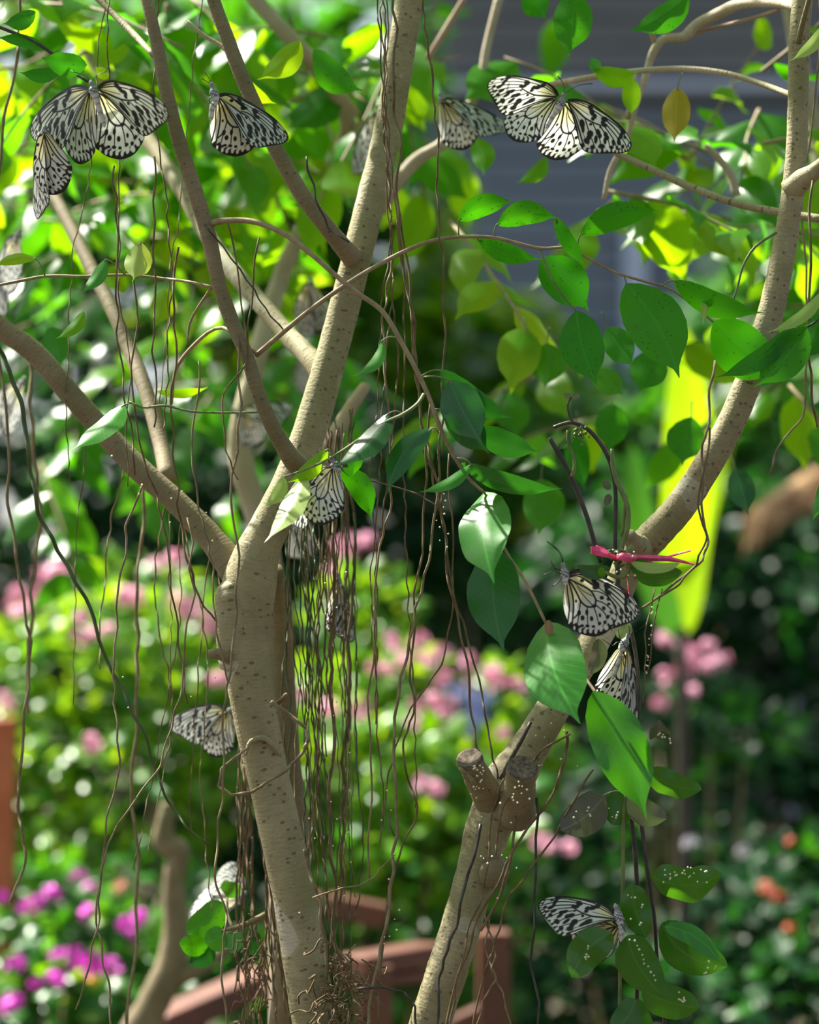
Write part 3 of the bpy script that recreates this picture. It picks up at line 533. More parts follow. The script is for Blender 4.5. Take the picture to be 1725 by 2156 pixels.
# ------------------------------------------------------------------ aerial roots
def root(tree, pts, wpx, d=1.97, m='root', jit=1.5):
    P = []
    for i, q in enumerate(pts):
        P.append((q[0] + R.uniform(-jit, jit), q[1], d + R.uniform(-.008, .008)))
        if i + 1 < len(pts):
            n_ = pts[i + 1]; g = math.hypot(n_[0] - q[0], n_[1] - q[1]) * .05
            for f in (.33, .67): P.append((q[0] + (n_[0] - q[0]) * f + R.uniform(-g, g), q[1] + (n_[1] - q[1]) * f, d + R.uniform(-.006, .006)))
    return px_tube('aerial_root', P, wpx if isinstance(wpx, (list, tuple)) else [wpx, wpx * .9], M[m], tree, d, 5, 2)
ROOTS = [
 ([(820, -60), (836, 60), (830, 200), (842, 330), (840, 450), (850, 560), (865, 640), (876, 763), (885, 860), (905, 960), (930, 1040), (935, 1110), (940, 1200), (962, 1290), (985, 1390), (990, 1480), (1000, 1560), (1012, 1605)], 6, 1.97, 'root'),
 ([(842, 450), (860, 560), (868, 680), (880, 800), (893, 950), (925, 1060), (938, 1130), (950, 1220), (975, 1310), (1000, 1400), (1020, 1500), (1035, 1580), (1048, 1640)], 5, 1.98, 'root'),
 ([(905, -60), (890, 20), (897, 70), (908, 140), (916, 230), (924, 300), (919, 400), (926, 480), (935, 560), (940, 700), (935, 870), (930, 960)], 5, 1.96, 'root'),
 ([(826, 545), (815, 620), (805, 680), (808, 780), (820, 900), (825, 1000), (820, 1080), (800, 1150), (790, 1290), (785, 1400), (780, 1600), (778, 1850)], 5, 1.99, 'root_pale'),
 ([(712, 905), (700, 1000), (702, 1100), (706, 1200), (698, 1330), (694, 1450), (700, 1600), (698, 1750), (705, 1900), (712, 2060)], [5, 8, 8, 7], 2.08, 'root'),
 ([(738, 862), (740, 1000), (748, 1120), (742, 1240), (738, 1400), (728, 1560), (722, 1700), (722, 1850), (716, 2020)], [5, 7, 7], 2.1, 'root'),
 ([(571, 1477), (606, 1502), (644, 1533), (650, 1555), (640, 1580), (602, 1622), (550, 1656), (528, 1668), (487, 1674), (462, 1655), (466, 1620), (495, 1595), (522, 1575)], [9, 8, 7, 6], 1.955, 'root_pale'),
 ([(-10, 690), (0, 735), (20, 780), (45, 850), (60, 950), (80, 1080), (120, 1160), (180, 1260), (225, 1390), (270, 1480), (310, 1560), (340, 1660), (390, 1740), (440, 1780)], [10, 10, 9, 7, 4], 2.05, 'root_green'),
 ([(300, 1020), (290, 1045), (265, 1110), (265, 1170), (245, 1280), (240, 1400), (240, 1480), (252, 1600), (225, 1720), (215, 1830), (203, 1930), (215, 2010), (230, 2080), (238, 2180)], 5, 1.98, 'root_pale'),
 ([(395, 1090), (410, 1250), (385, 1440), (362, 1530), (340, 1610), (300, 1660), (260, 1720), (225, 1780), (210, 1870), (205, 1960), (180, 2060), (160, 2125)], 4.5, 1.97, 'root_pale'),
 ([(280, 590), (285, 860), (290, 920), (330, 1040), (345, 1110), (355, 1180), (365, 1270), (385, 1400), (395, 1480)], 4.5, 1.98, 'root'),
 ([(420, 760), (410, 870), (405, 960), (415, 1050), (430, 1120), (450, 1190), (450, 1270), (455, 1330), (480, 1440)], 4.5, 1.97, 'root_pale'),
 ([(375, 520), (365, 620), (370, 720), (360, 870), (370, 1000), (380, 1090), (395, 1180), (420, 1260), (455, 1310)], 5, 1.99, 'root'),
 ([(500, 700), (510, 850), (490, 1000), (505, 1170), (500, 1290), (485, 1420), (470, 1500), (470, 1650), (460, 1760), (455, 1860), (475, 1920), (470, 2000), (480, 2180)], 5.5, 1.95, 'root_pale'),
 ([(325, 330), (328, 470), (325, 650), (320, 740), (330, 830), (325, 900)], 4.5, 1.97, 'root'),
 ([(240, 350), (243, 450), (245, 590), (245, 700), (260, 820), (280, 930), (285, 1000)], 4.5, 1.98, 'root'),
 ([(545, 500), (530, 640), (520, 760), (470, 830), (475, 950), (500, 1010)], 4, 1.95, 'root'),
 ([(928, 900), (920, 1050), (905, 1180), (875, 1280), (860, 1380), (840, 1450), (830, 1540), (832, 1640), (836, 1760), (822, 1870), (802, 1990), (782, 2090), (772, 2180)], [5, 7, 7], 1.97, 'root_pale'),
 ([(906, 850), (900, 1000), (872, 1250), (865, 1400), (872, 1500), (850, 1560), (860, 1640), (880, 1700), (842, 1800), (815, 1900), (800, 2180)], 5, 1.975, 'root'),
 ([(945, 955), (955, 1150), (950, 1300), (930, 1400), (880, 1470), (860, 1500), (830, 1580), (815, 1650), (812, 1700), (830, 1760)], 4, 1.98, 'root'),
 ([(1130, 1680), (1130, 1800), (1127, 1950), (1128, 2190)], 6, 1.95, 'stem_dark'),
 ([(1195, 1540), (1190, 1600), (1170, 1660), (1130, 1720), (1080, 1790), (1055, 1880), (1010, 1960)], 7, 1.95, 'root'),
 ([(1250, 1620), (1200, 1700), (1170, 1760), (1115, 1830), (1065, 1900), (1050, 1960), (1030, 2020), (990, 2180)], 5, 1.95, 'root'),
 ([(1022, 1930), (1045, 2010), (1035, 2040), (1060, 2090), (1080, 2180)], 4, 1.95, 'root_pale'),
 ([(1030, 1930), (1025, 2000), (1045, 2060), (1015, 2110), (1000, 2180)], 4, 1.95, 'root_pale'),
 ([(1012, 1735), (985, 1840), (965, 1930), (942, 2000), (925, 2060), (915, 2180)], 7, 1.955, 'stem_dark'),
 ([(1085, 1720), (1075, 1800), (1050, 1860), (1000, 1950), (965, 2050), (935, 2180)], 6, 1.953, 'root'),
 ([(1060, 1640), (1040, 1700), (1030, 1790), (1015, 1880), (985, 1960), (960, 2070), (945, 2180)], 5, 1.95, 'root'),
 ([(1200, 1545), (1140, 1580), (1100, 1640), (1060, 1700), (1045, 1800)], 5, 1.945, 'root'),
 ([(1712, 380), (1708, 560), (1705, 700), (1710, 830), (1722, 900)], 6, 1.97, 'root'),
 ([(1720, -60), (1705, 300), (1700, 560), (1698, 760), (1690, 880), (1640, 940), (1620, 1000)], 5, 2.1, 'root_pale'),
 ([(1506, 760), (1494, 850), (1480, 980), (1478, 1060), (1492, 1140), (1480, 1180), (1425, 1225), (1356, 1278)], 6, 1.96, 'root_pale'),
 ([(1494, 900), (1478, 1010), (1470, 1060), (1488, 1130), (1465, 1190), (1430, 1230), (1375, 1265), (1352, 1280)], 5, 1.955, 'root'),
 ([(1380, 1240), (1365, 1300), (1358, 1400), (1352, 1480)], 3.5, 1.95, 'root'),
 ([(1395, 1240), (1375, 1330), (1362, 1420)], 3, 1.95, 'root'),
 ([(750, 1004), (830, 1025), (880, 1040), (920, 1065)], 3.5, 1.96, 'root'),
 ([(660, 1890), (720, 1870), (755, 1865), (790, 1845), (830, 1800)], 4, 1.97, 'root_pale'),
 ([(752, 2082), (800, 2078), (850, 2090), (875, 2120), (880, 2180)], 6, 1.97, 'stem_dark'),
 ([(640, 1790), (650, 1830), (668, 1880), (680, 1960), (690, 2040)], 8, 2.0, 'root_pale'),
 ([(44, -60), (40, 60), (36, 110), (8, 250), (-4, 500), (6, 800), (20, 960), (15, 1060), (35, 1180), (50, 1250), (65, 1350), (50, 1500), (40, 1650), (40, 1720), (55, 1800), (20, 1900)], 7, 2.12, 'root_pale'),
 ([(62, 735), (70, 900), (80, 1000), (85, 1100), (75, 1200), (60, 1350), (60, 1500)], 9, 2.25, 'root_pale'),
 ([(300, 1010), (305, 1100), (290, 1200), (288, 1300), (290, 1420), (280, 1600), (285, 1900), (265, 2180)], 8, 2.2, 'root_pale'),
 ([(645, 330), (665, 420), (690, 480), (735, 510)], 5, 2.0, 'stem_dark'),
 ([(430, 470), (470, 520), (520, 590), (560, 650), (600, 700)], 4, 1.95, 'stem_dark'),
 ([(480, 470), (500, 560), (515, 680), (520, 780)], 4, 1.94, 'root'),
]
for pts, wd, d, mm in ROOTS:
    root(TR if min(q[0] for q in pts) > 925 and pts[0][1] > 300 else TL, pts, wd, d, mm)
def hang(tree, x, y0, y1, wpx, d, m, drift=0, wig=10):
    n = max(5, int((y1 - y0) / 60)); pts = []; dx = 0; vx = 0
    for i in range(n + 1):
        vx = vx * .55 + R.uniform(-wig, wig); dx += vx; pts.append((x + dx + drift * i / n, y0 + (y1 - y0) * i / n))
    root(tree, pts, wpx, d, m, 1)
for i in range(19): hang(TL, R.gauss(712, 30), R.uniform(850, 925), R.choice([R.uniform(1300, 1700), R.uniform(1800, 2080)]), R.uniform(2.2, 4.2), R.uniform(2.06, 2.16), R.choice(['root', 'root', 'root_green', 'root_pale']), R.uniform(-30, 16), 6)
for i in range(14): hang(TL, R.uniform(600, 668), R.uniform(1060, 1120), R.uniform(1450, 1950), R.uniform(2.5, 4.5), R.uniform(2.07, 2.12), R.choice(['root', 'root_green']), R.uniform(10, 60), 7)
for i in range(20): hang(TL, R.uniform(498, 560), R.uniform(1560, 1700), R.uniform(1950, 2180), R.uniform(3, 6), R.uniform(2.06, 2.16), 'root', R.uniform(10, 60), 6)
for i in range(8):
    x_ = R.uniform(120, 460); hang(TL, x_, 700 + x_ * .98, R.uniform(1350, 1950), R.uniform(2.5, 4), R.uniform(2.08, 2.12), R.choice(['root', 'root_pale']), R.uniform(-40, 40), 9)
for i in range(4): hang(TL, R.uniform(200, 620), -80, R.uniform(700, 1050), R.uniform(2.5, 4), R.uniform(1.98, 2.15), 'root', R.uniform(-30, 30), 9)
for i in range(4): hang(TL, R.uniform(790, 850), -80, R.uniform(1350, 1800), R.uniform(2.5, 4), R.uniform(1.98, 2.1), 'root', R.uniform(-30, 20), 7)
b = MB()
for i in range(130):
    x, y, d = R.gauss(715, 34), R.uniform(1985, 2200), R.uniform(1.97, 2.07); P = []
    for k in range(5):
        P.append(at(x, y, d)); x += R.uniform(-26, 24); y += R.uniform(-12, 34); d += R.uniform(-.012, .012)
    b.add(*tube_geo(P, [m_of(R.uniform(1.2, 2.6), 2)] * 2, 4, 3))
tag(b.build('root_tangle', M['root'], TL, TL.location), 'matted clump of fine roots', kind='stuff')
b = MB()
for i in range(60):
    x, y, d = R.uniform(500, 565), R.uniform(1900, 2160), R.uniform(2.06, 2.14); P = []
    for k in range(4):
        P.append(at(x, y, d)); x += R.uniform(-16, 18); y += R.uniform(-4, 44)
    b.add(*tube_geo(P, [m_of(R.uniform(1.2, 2.4), 2)] * 2, 4, 3))
tag(b.build('root_tangle', M['root'], TL, TL.location), kind='stuff')
def specks(name, parent, pts, rpx=2.2):
    b = MB()
    for (x, y, d) in pts:
        c = at(x, y, d); q = m_of(rpx * R.uniform(.7, 1.3), d)
        V = [c + Vector(v) * q for v in ((1, 0, 0), (-1, 0, 0), (0, 1, 0), (0, -1, 0), (0, 0, 1), (0, 0, -1))]
        b.add(V, [(0, 2, 4), (2, 1, 4), (1, 3, 4), (3, 0, 4), (2, 0, 5), (1, 2, 5), (3, 1, 5), (0, 3, 5)])
    return tag(b.build(name, M['egg'], parent, parent.location), kind='stuff')
specks('pale_eggs', TL, [(R.gauss(700, 30), R.uniform(1200, 2050), 1.985) for i in range(26)] + [(R.gauss(932, 6), 1040 + 14 * i, 1.955) for i in range(9)] + [(R.uniform(230, 470), R.uniform(950, 1500), 1.965) for i in range(14)] + [(R.gauss(820, 14), R.uniform(1500, 2000), 1.955) for i in range(12)])
specks('pale_eggs', TR, [(1005 + R.uniform(-14, 14), 1640 + R.uniform(-30, 40), 1.93) for i in range(22)] + [(R.gauss(1092, 14), R.uniform(1640, 1700), 1.905) for i in range(12)] + [(R.gauss(1035, 30), R.uniform(1700, 1900), 1.94) for i in range(12)] + [(lambda y: (1380 - (y - 1240) * .117 + R.uniform(-3, 3), y, 1.945))(R.uniform(1250, 1470)) for i in range(18)] + [(R.uniform(1120, 1220), R.uniform(1480, 1620), 1.94) for i in range(8)])

# ------------------------------------------------------------------ the climber tied to the right-hand trunk
VN = thing('climbing_vine', 'dark-stemmed climbing plant tied to the right trunk with pink ribbon, speckled leaves hanging below', 'vine', at(1330, 1200, 1.96))
sdk, sol = M['stem_dark'], M['stem_olive']
S = lambda pts, w_, m_, d=1.95: px_tube('stem', pts, w_, m_, VN, d, 7, 4)
S([(1157, 922), (1180, 960), (1202, 1002), (1222, 1050), (1240, 1100), (1254, 1150), (1266, 1185)], [10, 11, 12, 11, 10, 10, 10], sdk)
S([(1166, 900), (1185, 893), (1205, 890), (1235, 902), (1262, 930), (1282, 965), (1294, 1010), (1297, 1060), (1296, 1110), (1296, 1180)], [8, 8, 9, 10, 10, 10, 10, 9, 9, 9], sdk, 1.945)
S([(1289, 945), (1290, 975), (1298, 1010), (1312, 1040), (1322, 1070), (1322, 1110), (1310, 1150), (1304, 1185)], [7, 9, 10, 11, 11, 11, 12, 13], sol, 1.94)
S([(1319, 1042), (1315, 1080), (1310, 1130)], [7, 7, 7], sol, 1.942)
S([(1196, 906), (1196, 930), (1207, 960), (1210, 985), (1204, 1004)], [6, 6, 6, 8, 9], sol, 1.945)
S([(1205, 888), (1198, 868), (1196, 850), (1204, 836)], [6, 6, 5, 4], sdk, 1.945)
S([(1320, 1180), (1330, 1150), (1326, 1180), (1318, 1210), (1300, 1215), (1275, 1205)], [12, 12, 12, 12, 9, 8], sol, 1.93)
S([(1300, 1180), (1305, 1260), (1330, 1330), (1345, 1440), (1340, 1560), (1325, 1650), (1318, 1710)], [12, 10, 9, 9, 9, 9, 9], sdk, 2.0)
S([(1318, 1670), (1313, 1720), (1312, 1850), (1308, 1960), (1306, 2050), (1306, 2180)], [8, 8, 8, 8, 8, 8], sol, 1.955)
S([(1322, 1680), (1332, 1740), (1340, 1830), (1343, 1900), (1342, 2000), (1341, 2100), (1340, 2180)], [10, 10, 10, 10, 10, 10, 9], sdk, 1.965)
S([(1345, 1690), (1352, 1740), (1362, 1820), (1372, 1890), (1378, 1930), (1385, 2030), (1398, 2120), (1400, 2180)], [9, 9, 9, 9, 8, 8, 8, 8], sdk, 1.96)
VL = lambda *a, **k: hero_leaf(VN, *a, **{**dict(prof=OW), **k})
VL((1273, 1674), (1181, 1748), 80, 'purple', 1.95, 1.94, .1, .08, stalk=(1315, 1668))
VL((1313, 1664), (1290, 1738), 62, 'vine', 1.96, 1.955, .1, .06)
VL((1322, 1676), (1404, 1724), 58, 'purple', 1.94, 1.93, .1, -.14, label='purplish-grey underside of a leaf')
VL((1362, 1622), (1478, 1662), 56, 'vine', 1.955, 1.95, .2, -.10, wave=.2)
VL((1372, 1844), (1520, 1840), 78, 'vine', 1.945, 1.94, .2, -.16, wave=.3)
VL((1330, 1862), (1360, 1974), 62, 'vine', 1.935, 1.93, .3, -.05, wave=.15)
VL((1393, 1945), (1532, 2035), 88, 'vine', 1.94, 1.935, .2, -.16, fold=.3)
VL((1400, 1950), (1515, 2022), 40, 'glossy', 1.932, 1.93, -.5, .12, fold=.1, label='pale folded-over half of a leaf')
VL((1320, 1970), (1390, 2090), 88, 'vine', 1.925, 1.92, .1, -.08, curl=.12)
VL((1288, 1962), (1204, 2058), 76, 'vine', 1.905, 1.90, .1, -.10, wave=.25)
VL((1351, 2082), (1474, 2120), 76, 'vine', 1.94, 1.935, .1, -.08, wave=.1)
VL((1338, 2104), (1288, 2172), 56, 'vine', 1.94, 1.935, .3, .10)
VL((1336, 2104), (1372, 2180), 46, 'vine', 1.95, 1.945, .3, -.10)
VL((1368, 1556), (1418, 1545), 34, 'purple', 1.945, 1.94, .5, .3, wave=.5, label='curled brown leaf')
VL((1325, 1184), (1437, 1205), 50, 'vine', 1.93, 1.925, .4, -.18)
VL((1328, 1184), (1432, 1186), 22, 'young', 1.922, 1.92, -.6, -.12, label='pale upturned leaf edge')
VL((1286, 1196), (1212, 1192), 30, 'vine', 1.94, 1.935, .4, .14)
VL((1275, 1205), (1258, 1206), 22, 'ficus_sun', 1.935)
VL((1300, 1320), (1330, 1335), 40, 'purple', 1.975)
VL((1262, 1345), (1242, 1420), 34, 'purple', 1.985, 1.985, .4, .1)
VL((1204, 905), (1180, 945), 20, 'vine', 1.945, 1.945, .3, .1)
VL((1286, 1030), (1268, 1012), 16, 'purple', 1.94); VL((1284, 1040), (1276, 1066), 16, 'purple', 1.94)
VL((1204, 836), (1186, 830), 12, 'purple', 1.945); VL((1204, 836), (1222, 832), 12, 'purple', 1.945)
b = MB()
for i in range(34):
    c = at(R.gauss(1224, 9), R.gauss(916, 10), 1.94 + R.uniform(-.004, .004)); q = m_of(R.uniform(2.4, 3.6), 1.94)
    b.add([c + Vector(v) * q for v in ((1, 0, 0), (-1, 0, 0), (0, 1, 0), (0, -1, 0), (0, 0, 1.4), (0, 0, -1.4))], [(0, 2, 4), (2, 1, 4), (1, 3, 4), (3, 0, 4), (2, 0, 5), (1, 2, 5), (3, 1, 5), (0, 3, 5)])
for i in range(34):
    c = at(R.gauss(1300, 11), R.uniform(1155, 1195), 1.93 + R.uniform(-.004, .004))
    b.add(*tube_geo([c, c + rdir(.5) * .005], [.0012, .0008], 5, 1))
tag(b.build('bud_cluster', M['stem_olive'], VN, VN.location), 'tiny pale green buds', kind='stuff')
specks('pale_eggs', VN, [(R.uniform(1395, 1490), 1834 + R.uniform(-8, 24), 1.93) for i in range(22)] + [(1330 + 5 * i + R.uniform(-4, 4), 1975 + 9 * i + R.uniform(-4, 4), 1.912) for i in range(11)] + [(R.uniform(1320, 1360), R.uniform(1880, 1950), 1.92) for i in range(8)] + [(R.uniform(1425, 1445), R.uniform(2088, 2112), 1.93) for i in range(10)] + [(R.uniform(1200, 1245), R.uniform(1690, 1725), 1.935) for i in range(6)] + [(R.uniform(1282, 1310), R.uniform(1700, 1725), 1.945) for i in range(5)] + [(R.uniform(1385, 1415), R.uniform(1540, 1568), 1.932) for i in range(9)] + [(R.uniform(1480, 1515), R.uniform(2020, 2050), 1.93) for i in range(8)] + [(R.uniform(1230, 1240), 2000 + R.uniform(-10, 20), 1.893) for i in range(6)] + [(R.uniform(1285, 1345), R.uniform(1150, 1230), 1.915) for i in range(12)], 2.4)
RB = thing('ribbon', 'bright pink plastic ribbon knotted around the right trunk', 'ribbon', at(1320, 1172, 1.93))
def strip(pts, wpx, d):
    b = MB(); n = len(pts); V = []; Fc = []
    for i, (x, y, ww) in enumerate(pts):
        for s_ in (-1, 0, 1): V.append(at(x + R.uniform(-1, 1), y + s_ * ww / 2, d - (0.0015 if s_ == 0 else 0) + .002 * math.sin(i * 2)))
    for i in range(n - 1):
        for k in range(2): a = i * 3 + k; Fc.append((a, a + 1, a + 4, a + 3))
    b.add(V, Fc); o = b.build('ribbon_tail', M['ribbon'], RB, RB.location, smooth=False)
    md = o.modifiers.new('thick', 'SOLIDIFY'); md.thickness = .0006; return o
strip([(1245, 1158, 16), (1262, 1161, 20), (1280, 1168, 12), (1300, 1174, 9), (1325, 1176, 10)], 0, 1.925)
strip([(1255, 1150, 5), (1270, 1156, 8), (1288, 1168, 7), (1305, 1174, 7)], 0, 1.928)
strip([(1325, 1176, 12), (1345, 1174, 12), (1375, 1175, 13), (1405, 1176, 12), (1435, 1182, 7), (1462, 1188, 5)], 0, 1.935)
strip([(1405, 1173, 6), (1428, 1166, 5), (1455, 1159, 4)], 0, 1.937)
strip([(1318, 1200, 8), (1322, 1225, 8), (1325, 1250, 6)], 0, 1.945)
tube('ribbon_knot', [at(1300, 1176, 1.93), at(1312, 1172, 1.915), at(1326, 1176, 1.925), at(1340, 1175, 1.94), at(1365, 1180, 1.98), at(1370, 1185, 2.02)], [.002, .0035, .004, .003, .002, .002], M['ribbon'], RB, 8, 3)

# ------------------------------------------------------------------ butterflies
def seg_d(P, A, B):
    A = np.array(A, float); B = np.array(B, float); d = B - A; t = np.clip(((P - A) @ d) / (d @ d), 0, 1); return np.linalg.norm(P - A - t[:, None] * d, axis=1)
def poly_d(P, pts, w0, w1):
    """<1 inside a line that thins from half width w0 to w1"""
    pts2 = [np.array(q) for q in catmull([(x, y, 0) for x, y in pts], 4)]
    best = np.full(len(P), 1e9); n = len(pts2) - 1
    for i in range(n):
        ww = w0 + (w1 - w0) * i / n; best = np.minimum(best, seg_d(P, pts2[i][:2], pts2[i + 1][:2]) / ww)
    return best
def soft(x, e=0.25): return np.clip((1 + e - x) / (2 * e), 0, 1)
def wing_mesh(name, root, outline, veins, blobs, ovals, band, unit, cream, white, camber, nO=230, nR=105, edge=9, ed_range=(0, 1)):
    ol = np.array([tuple(q[:2]) for q in catmull([(x, y, 0) for x, y in outline + [outline[0]]], 10)])
    L = np.r_[0, np.cumsum(np.linalg.norm(np.diff(ol, axis=0), axis=1))]; tt = np.linspace(0, L[-1], nO)
    ol = np.c_[np.interp(tt, L, ol[:, 0]), np.interp(tt, L, ol[:, 1])]
    c = np.array(root, float); vs = np.linspace(0.0, 1, nR) ** 0.8
    P = np.concatenate([c + v * (ol - c) for v in vs[1:]]); P = np.vstack([c[None], P])
    # colour
    dark = np.zeros(len(P))
    for pts, w0, w1 in veins: dark = np.maximum(dark, soft(poly_d(P, pts, w0 * 1.4, w1 * 1.4), .3))
    for (x, y, a, b_, ang) in blobs:
        q = P - np.array((x, y)); ca, sa = math.cos(math.radians(ang)), math.sin(math.radians(ang))
        r_ = np.hypot((q[:, 0] * ca + q[:, 1] * sa) / a, (-q[:, 0] * sa + q[:, 1] * ca) / b_) / 1.12; dark = np.maximum(dark, soft(r_, .16))
    # edge distance
    de = np.full(len(P), 1e9)
    for i in range(0, nO - 1): de = np.minimum(de, seg_d(P, ol[i], ol[i + 1] + 1e-6))
    dark = np.maximum(dark, soft(de / edge, .3))
    bw_, bpts = band                                               # dark margin along the outer edge
    db = poly_d(P, bpts, 1, 1); wob = bw_ * (1 + .22 * np.sin(P[:, 0] * .075 + P[:, 1] * .05))
    dark = np.maximum(dark, soft(db / wob, .08))
    for (x, y, a, b_, ang) in ovals:
        q = P - np.array((x, y)); ca, sa = math.cos(math.radians(ang)), math.sin(math.radians(ang))
        r_ = np.hypot((q[:, 0] * ca + q[:, 1] * sa) / a, (-q[:, 0] * sa + q[:, 1] * ca) / b_); dark = dark * (1 - soft(r_, .18))
    yel = np.clip(1 - np.linalg.norm((P - np.array(cream[0])) / np.array(cream[1]), axis=1), 0, 1) ** .6
    W = np.array(white)[None] * (1 - yel[:, None]) + np.array((0.76, 0.70, 0.30))[None] * yel[:, None]
    col = W * (1 - dark[:, None]) + np.array((.012, .011, .010))[None] * dark[:, None]
    rr = np.linalg.norm(P - c, axis=1); rel = rr / rr.max()
    zz = camber * np.sin(rel * 2.6) * 100 + 3.0 * np.sin(np.arctan2(P[:, 1] - c[1], P[:, 0] - c[0]) * 26) * rel
    V = np.c_[(P - c) * unit, zz * unit]
    Fc = []; m = nO - 1
    for k in range(m): Fc.append((0, 1 + k, 1 + k + 1))
    for i in range(len(vs) - 2):
        for k in range(m): a = 1 + i * nO + k; Fc.append((a, a + nO, a + nO + 1, a + 1))
    return mesh(name, V, Fc, None, col, mats=[M['wing']])
FR, FT, FN = (945, 400), (1635, 880), (1085, 890)
f_out = [(945, 400), (1010, 390), (1100, 402), (1200, 436), (1310, 504), (1420, 584), (1530, 676), (1592, 752), (1626, 815), (1640, 872), (1622, 922), (1585, 950), (1500, 964), (1400, 967), (1280, 968), (1180, 965), (1115, 938), (1080, 885), (1058, 810), (1045, 720), (1015, 620), (975, 520), (945, 450)]
f_veins = [([(950, 402), (1100, 412), (1200, 446), (1310, 515), (1420, 596), (1530, 690)], 12, 9), ([(955, 410), (1080, 432), (1190, 468), (1310, 530), (1430, 610), (1540, 720)], 4, 3), ([(955, 415), (1080, 450), (1180, 490), (1300, 560), (1370, 615)], 4, 4),
 ([(948, 428), (1050, 520), (1140, 598), (1220, 640), (1290, 665), (1345, 678)], 8, 5), ([(1130, 590), (1160, 690), (1200, 800), (1240, 905)], 5, 4), ([(1215, 640), (1258, 740), (1292, 820), (1302, 905)], 5, 4), ([(1290, 665), (1352, 765), (1390, 840), (1402, 930)], 5, 4), ([(1345, 680), (1420, 782), (1460, 855), (1480, 935)], 5, 4),
 ([(1365, 660), (1450, 755), (1500, 825), (1540, 925)], 5, 4), ([(1372, 622), (1460, 705), (1530, 795), (1590, 905)], 5, 4), ([(1380, 602), (1480, 675), (1560, 765), (1620, 855)], 5, 4), ([(947, 445), (1020, 580), (1068, 720), (1100, 830), (1132, 920)], 7, 6), ([(947, 440), (1040, 570), (1085, 680), (1120, 780), (1170, 880)], 3, 3), ([(960, 420), (1080, 500), (1170, 560)], 2.5, 2.5)]
f_blobs = [(1193, 482, 27, 30, 0), (1208, 530, 25, 40, -20), (1238, 575, 22, 26, 0), (1218, 600, 20, 22, 0), (1345, 604, 36, 26, 20), (1328, 640, 22, 30, 0), (1350, 668, 26, 20, 0), (1298, 685, 10, 16, 0), (1100, 655, 27, 44, -8), (1108, 700, 18, 50, -5), (1195, 658, 16, 15, 0), (1188, 760, 32, 34, 0), (1172, 800, 24, 40, 30), (1150, 838, 34, 26, 40), (1275, 745, 24, 36, -20), (1292, 780, 22, 26, 0), (1250, 818, 18, 42, 5), (1358, 770, 20, 34, -20), (1372, 800, 22, 24, 0), (1350, 832, 17, 36, 0), (1440, 852, 16, 32, -10), (1500, 850, 20, 28, -10), (1025, 706, 20, 28, 0), (985, 578, 15, 24, -15), (1548, 728, 26, 34, -35), (1525, 775, 20, 42, 20), (1500, 815, 16, 30, 20), (1565, 800, 12, 26, -20), (1215, 905, 26, 26, 0), (1312, 895, 34, 28, 0), (1420, 905, 24, 24, 0), (1480, 905, 14, 22, 0), (1545, 890, 14, 20, 0)]
f_ovals = [(1128, 918, 13, 19, -20), (1180, 938, 13, 21, 0), (1237, 938, 15, 23, 0), (1290, 934, 15, 23, 0), (1345, 928, 14, 23, 0), (1395, 931, 12, 20, 0), (1440, 932, 11, 19, 0), (1480, 941, 9, 16, 0), (1517, 937, 10, 16, 0), (1551, 934, 9, 16, 0), (1580, 920, 9, 16, -25), (1602, 905, 8, 14, -30), (1617, 876, 8, 17, -10), (1600, 800, 8, 22, -30), (1575, 830, 10, 26, -25)]
UNIT_F = 0.0705 / 840
FW = wing_mesh('forewing', FR, f_out, f_veins, f_blobs, f_ovals, (46, [(1085, 900), (1130, 950), (1200, 968), (1400, 968), (1520, 962), (1590, 948), (1625, 915), (1640, 870)]), UNIT_F, ((1000, 420), (330, 150)), (.70, .73, .64), .10)
HR, HA, HN = (385, 545), (1085, 1270), (450, 1310)
h_out = [(385, 545), (430, 525), (480, 502), (560, 515), (680, 578), (780, 640), (880, 705), (990, 800), (1065, 905), (1125, 1040), (1140, 1150), (1085, 1270), (1020, 1352), (930, 1412), (820, 1442), (700, 1432), (580, 1397), (500, 1345), (425, 1295), (390, 1200), (345, 1080), (325, 950), (315, 750), (322, 610)]
h_veins = [([(400, 560), (560, 640), (740, 740), (800, 830), (825, 900), (812, 960)], 9, 10), ([(400, 560), (480, 680), (560, 830), (600, 910), (690, 985), (800, 990)], 9, 11), ([(500, 620), (620, 740), (770, 822)], 4, 5), ([(540, 690), (650, 830), (780, 970)], 4, 6), ([(430, 535), (520, 512), (600, 540), (720, 620), (860, 710)], 10, 8), ([(760, 745), (880, 762), (1000, 830), (1060, 905)], 7, 6), ([(820, 885), (940, 930), (1030, 1000), (1135, 1110)], 7, 6), ([(830, 965), (940, 1060), (1000, 1150), (1080, 1255)], 7, 6), ([(795, 995), (840, 1120), (870, 1265)], 7, 5), ([(695, 985), (700, 1150), (705, 1285)], 7, 5), ([(592, 920), (572, 1080), (550, 1245)], 7, 6), ([(400, 570), (440, 700), (480, 860), (486, 1000), (470, 1270)], 9, 9), ([(375, 570), (400, 800), (425, 1000), (402, 1225)], 7, 9), ([(350, 580), (335, 800), (345, 960)], 5, 4), ([(580, 1065), (535, 1125), (485, 1172)], 10, 8)]
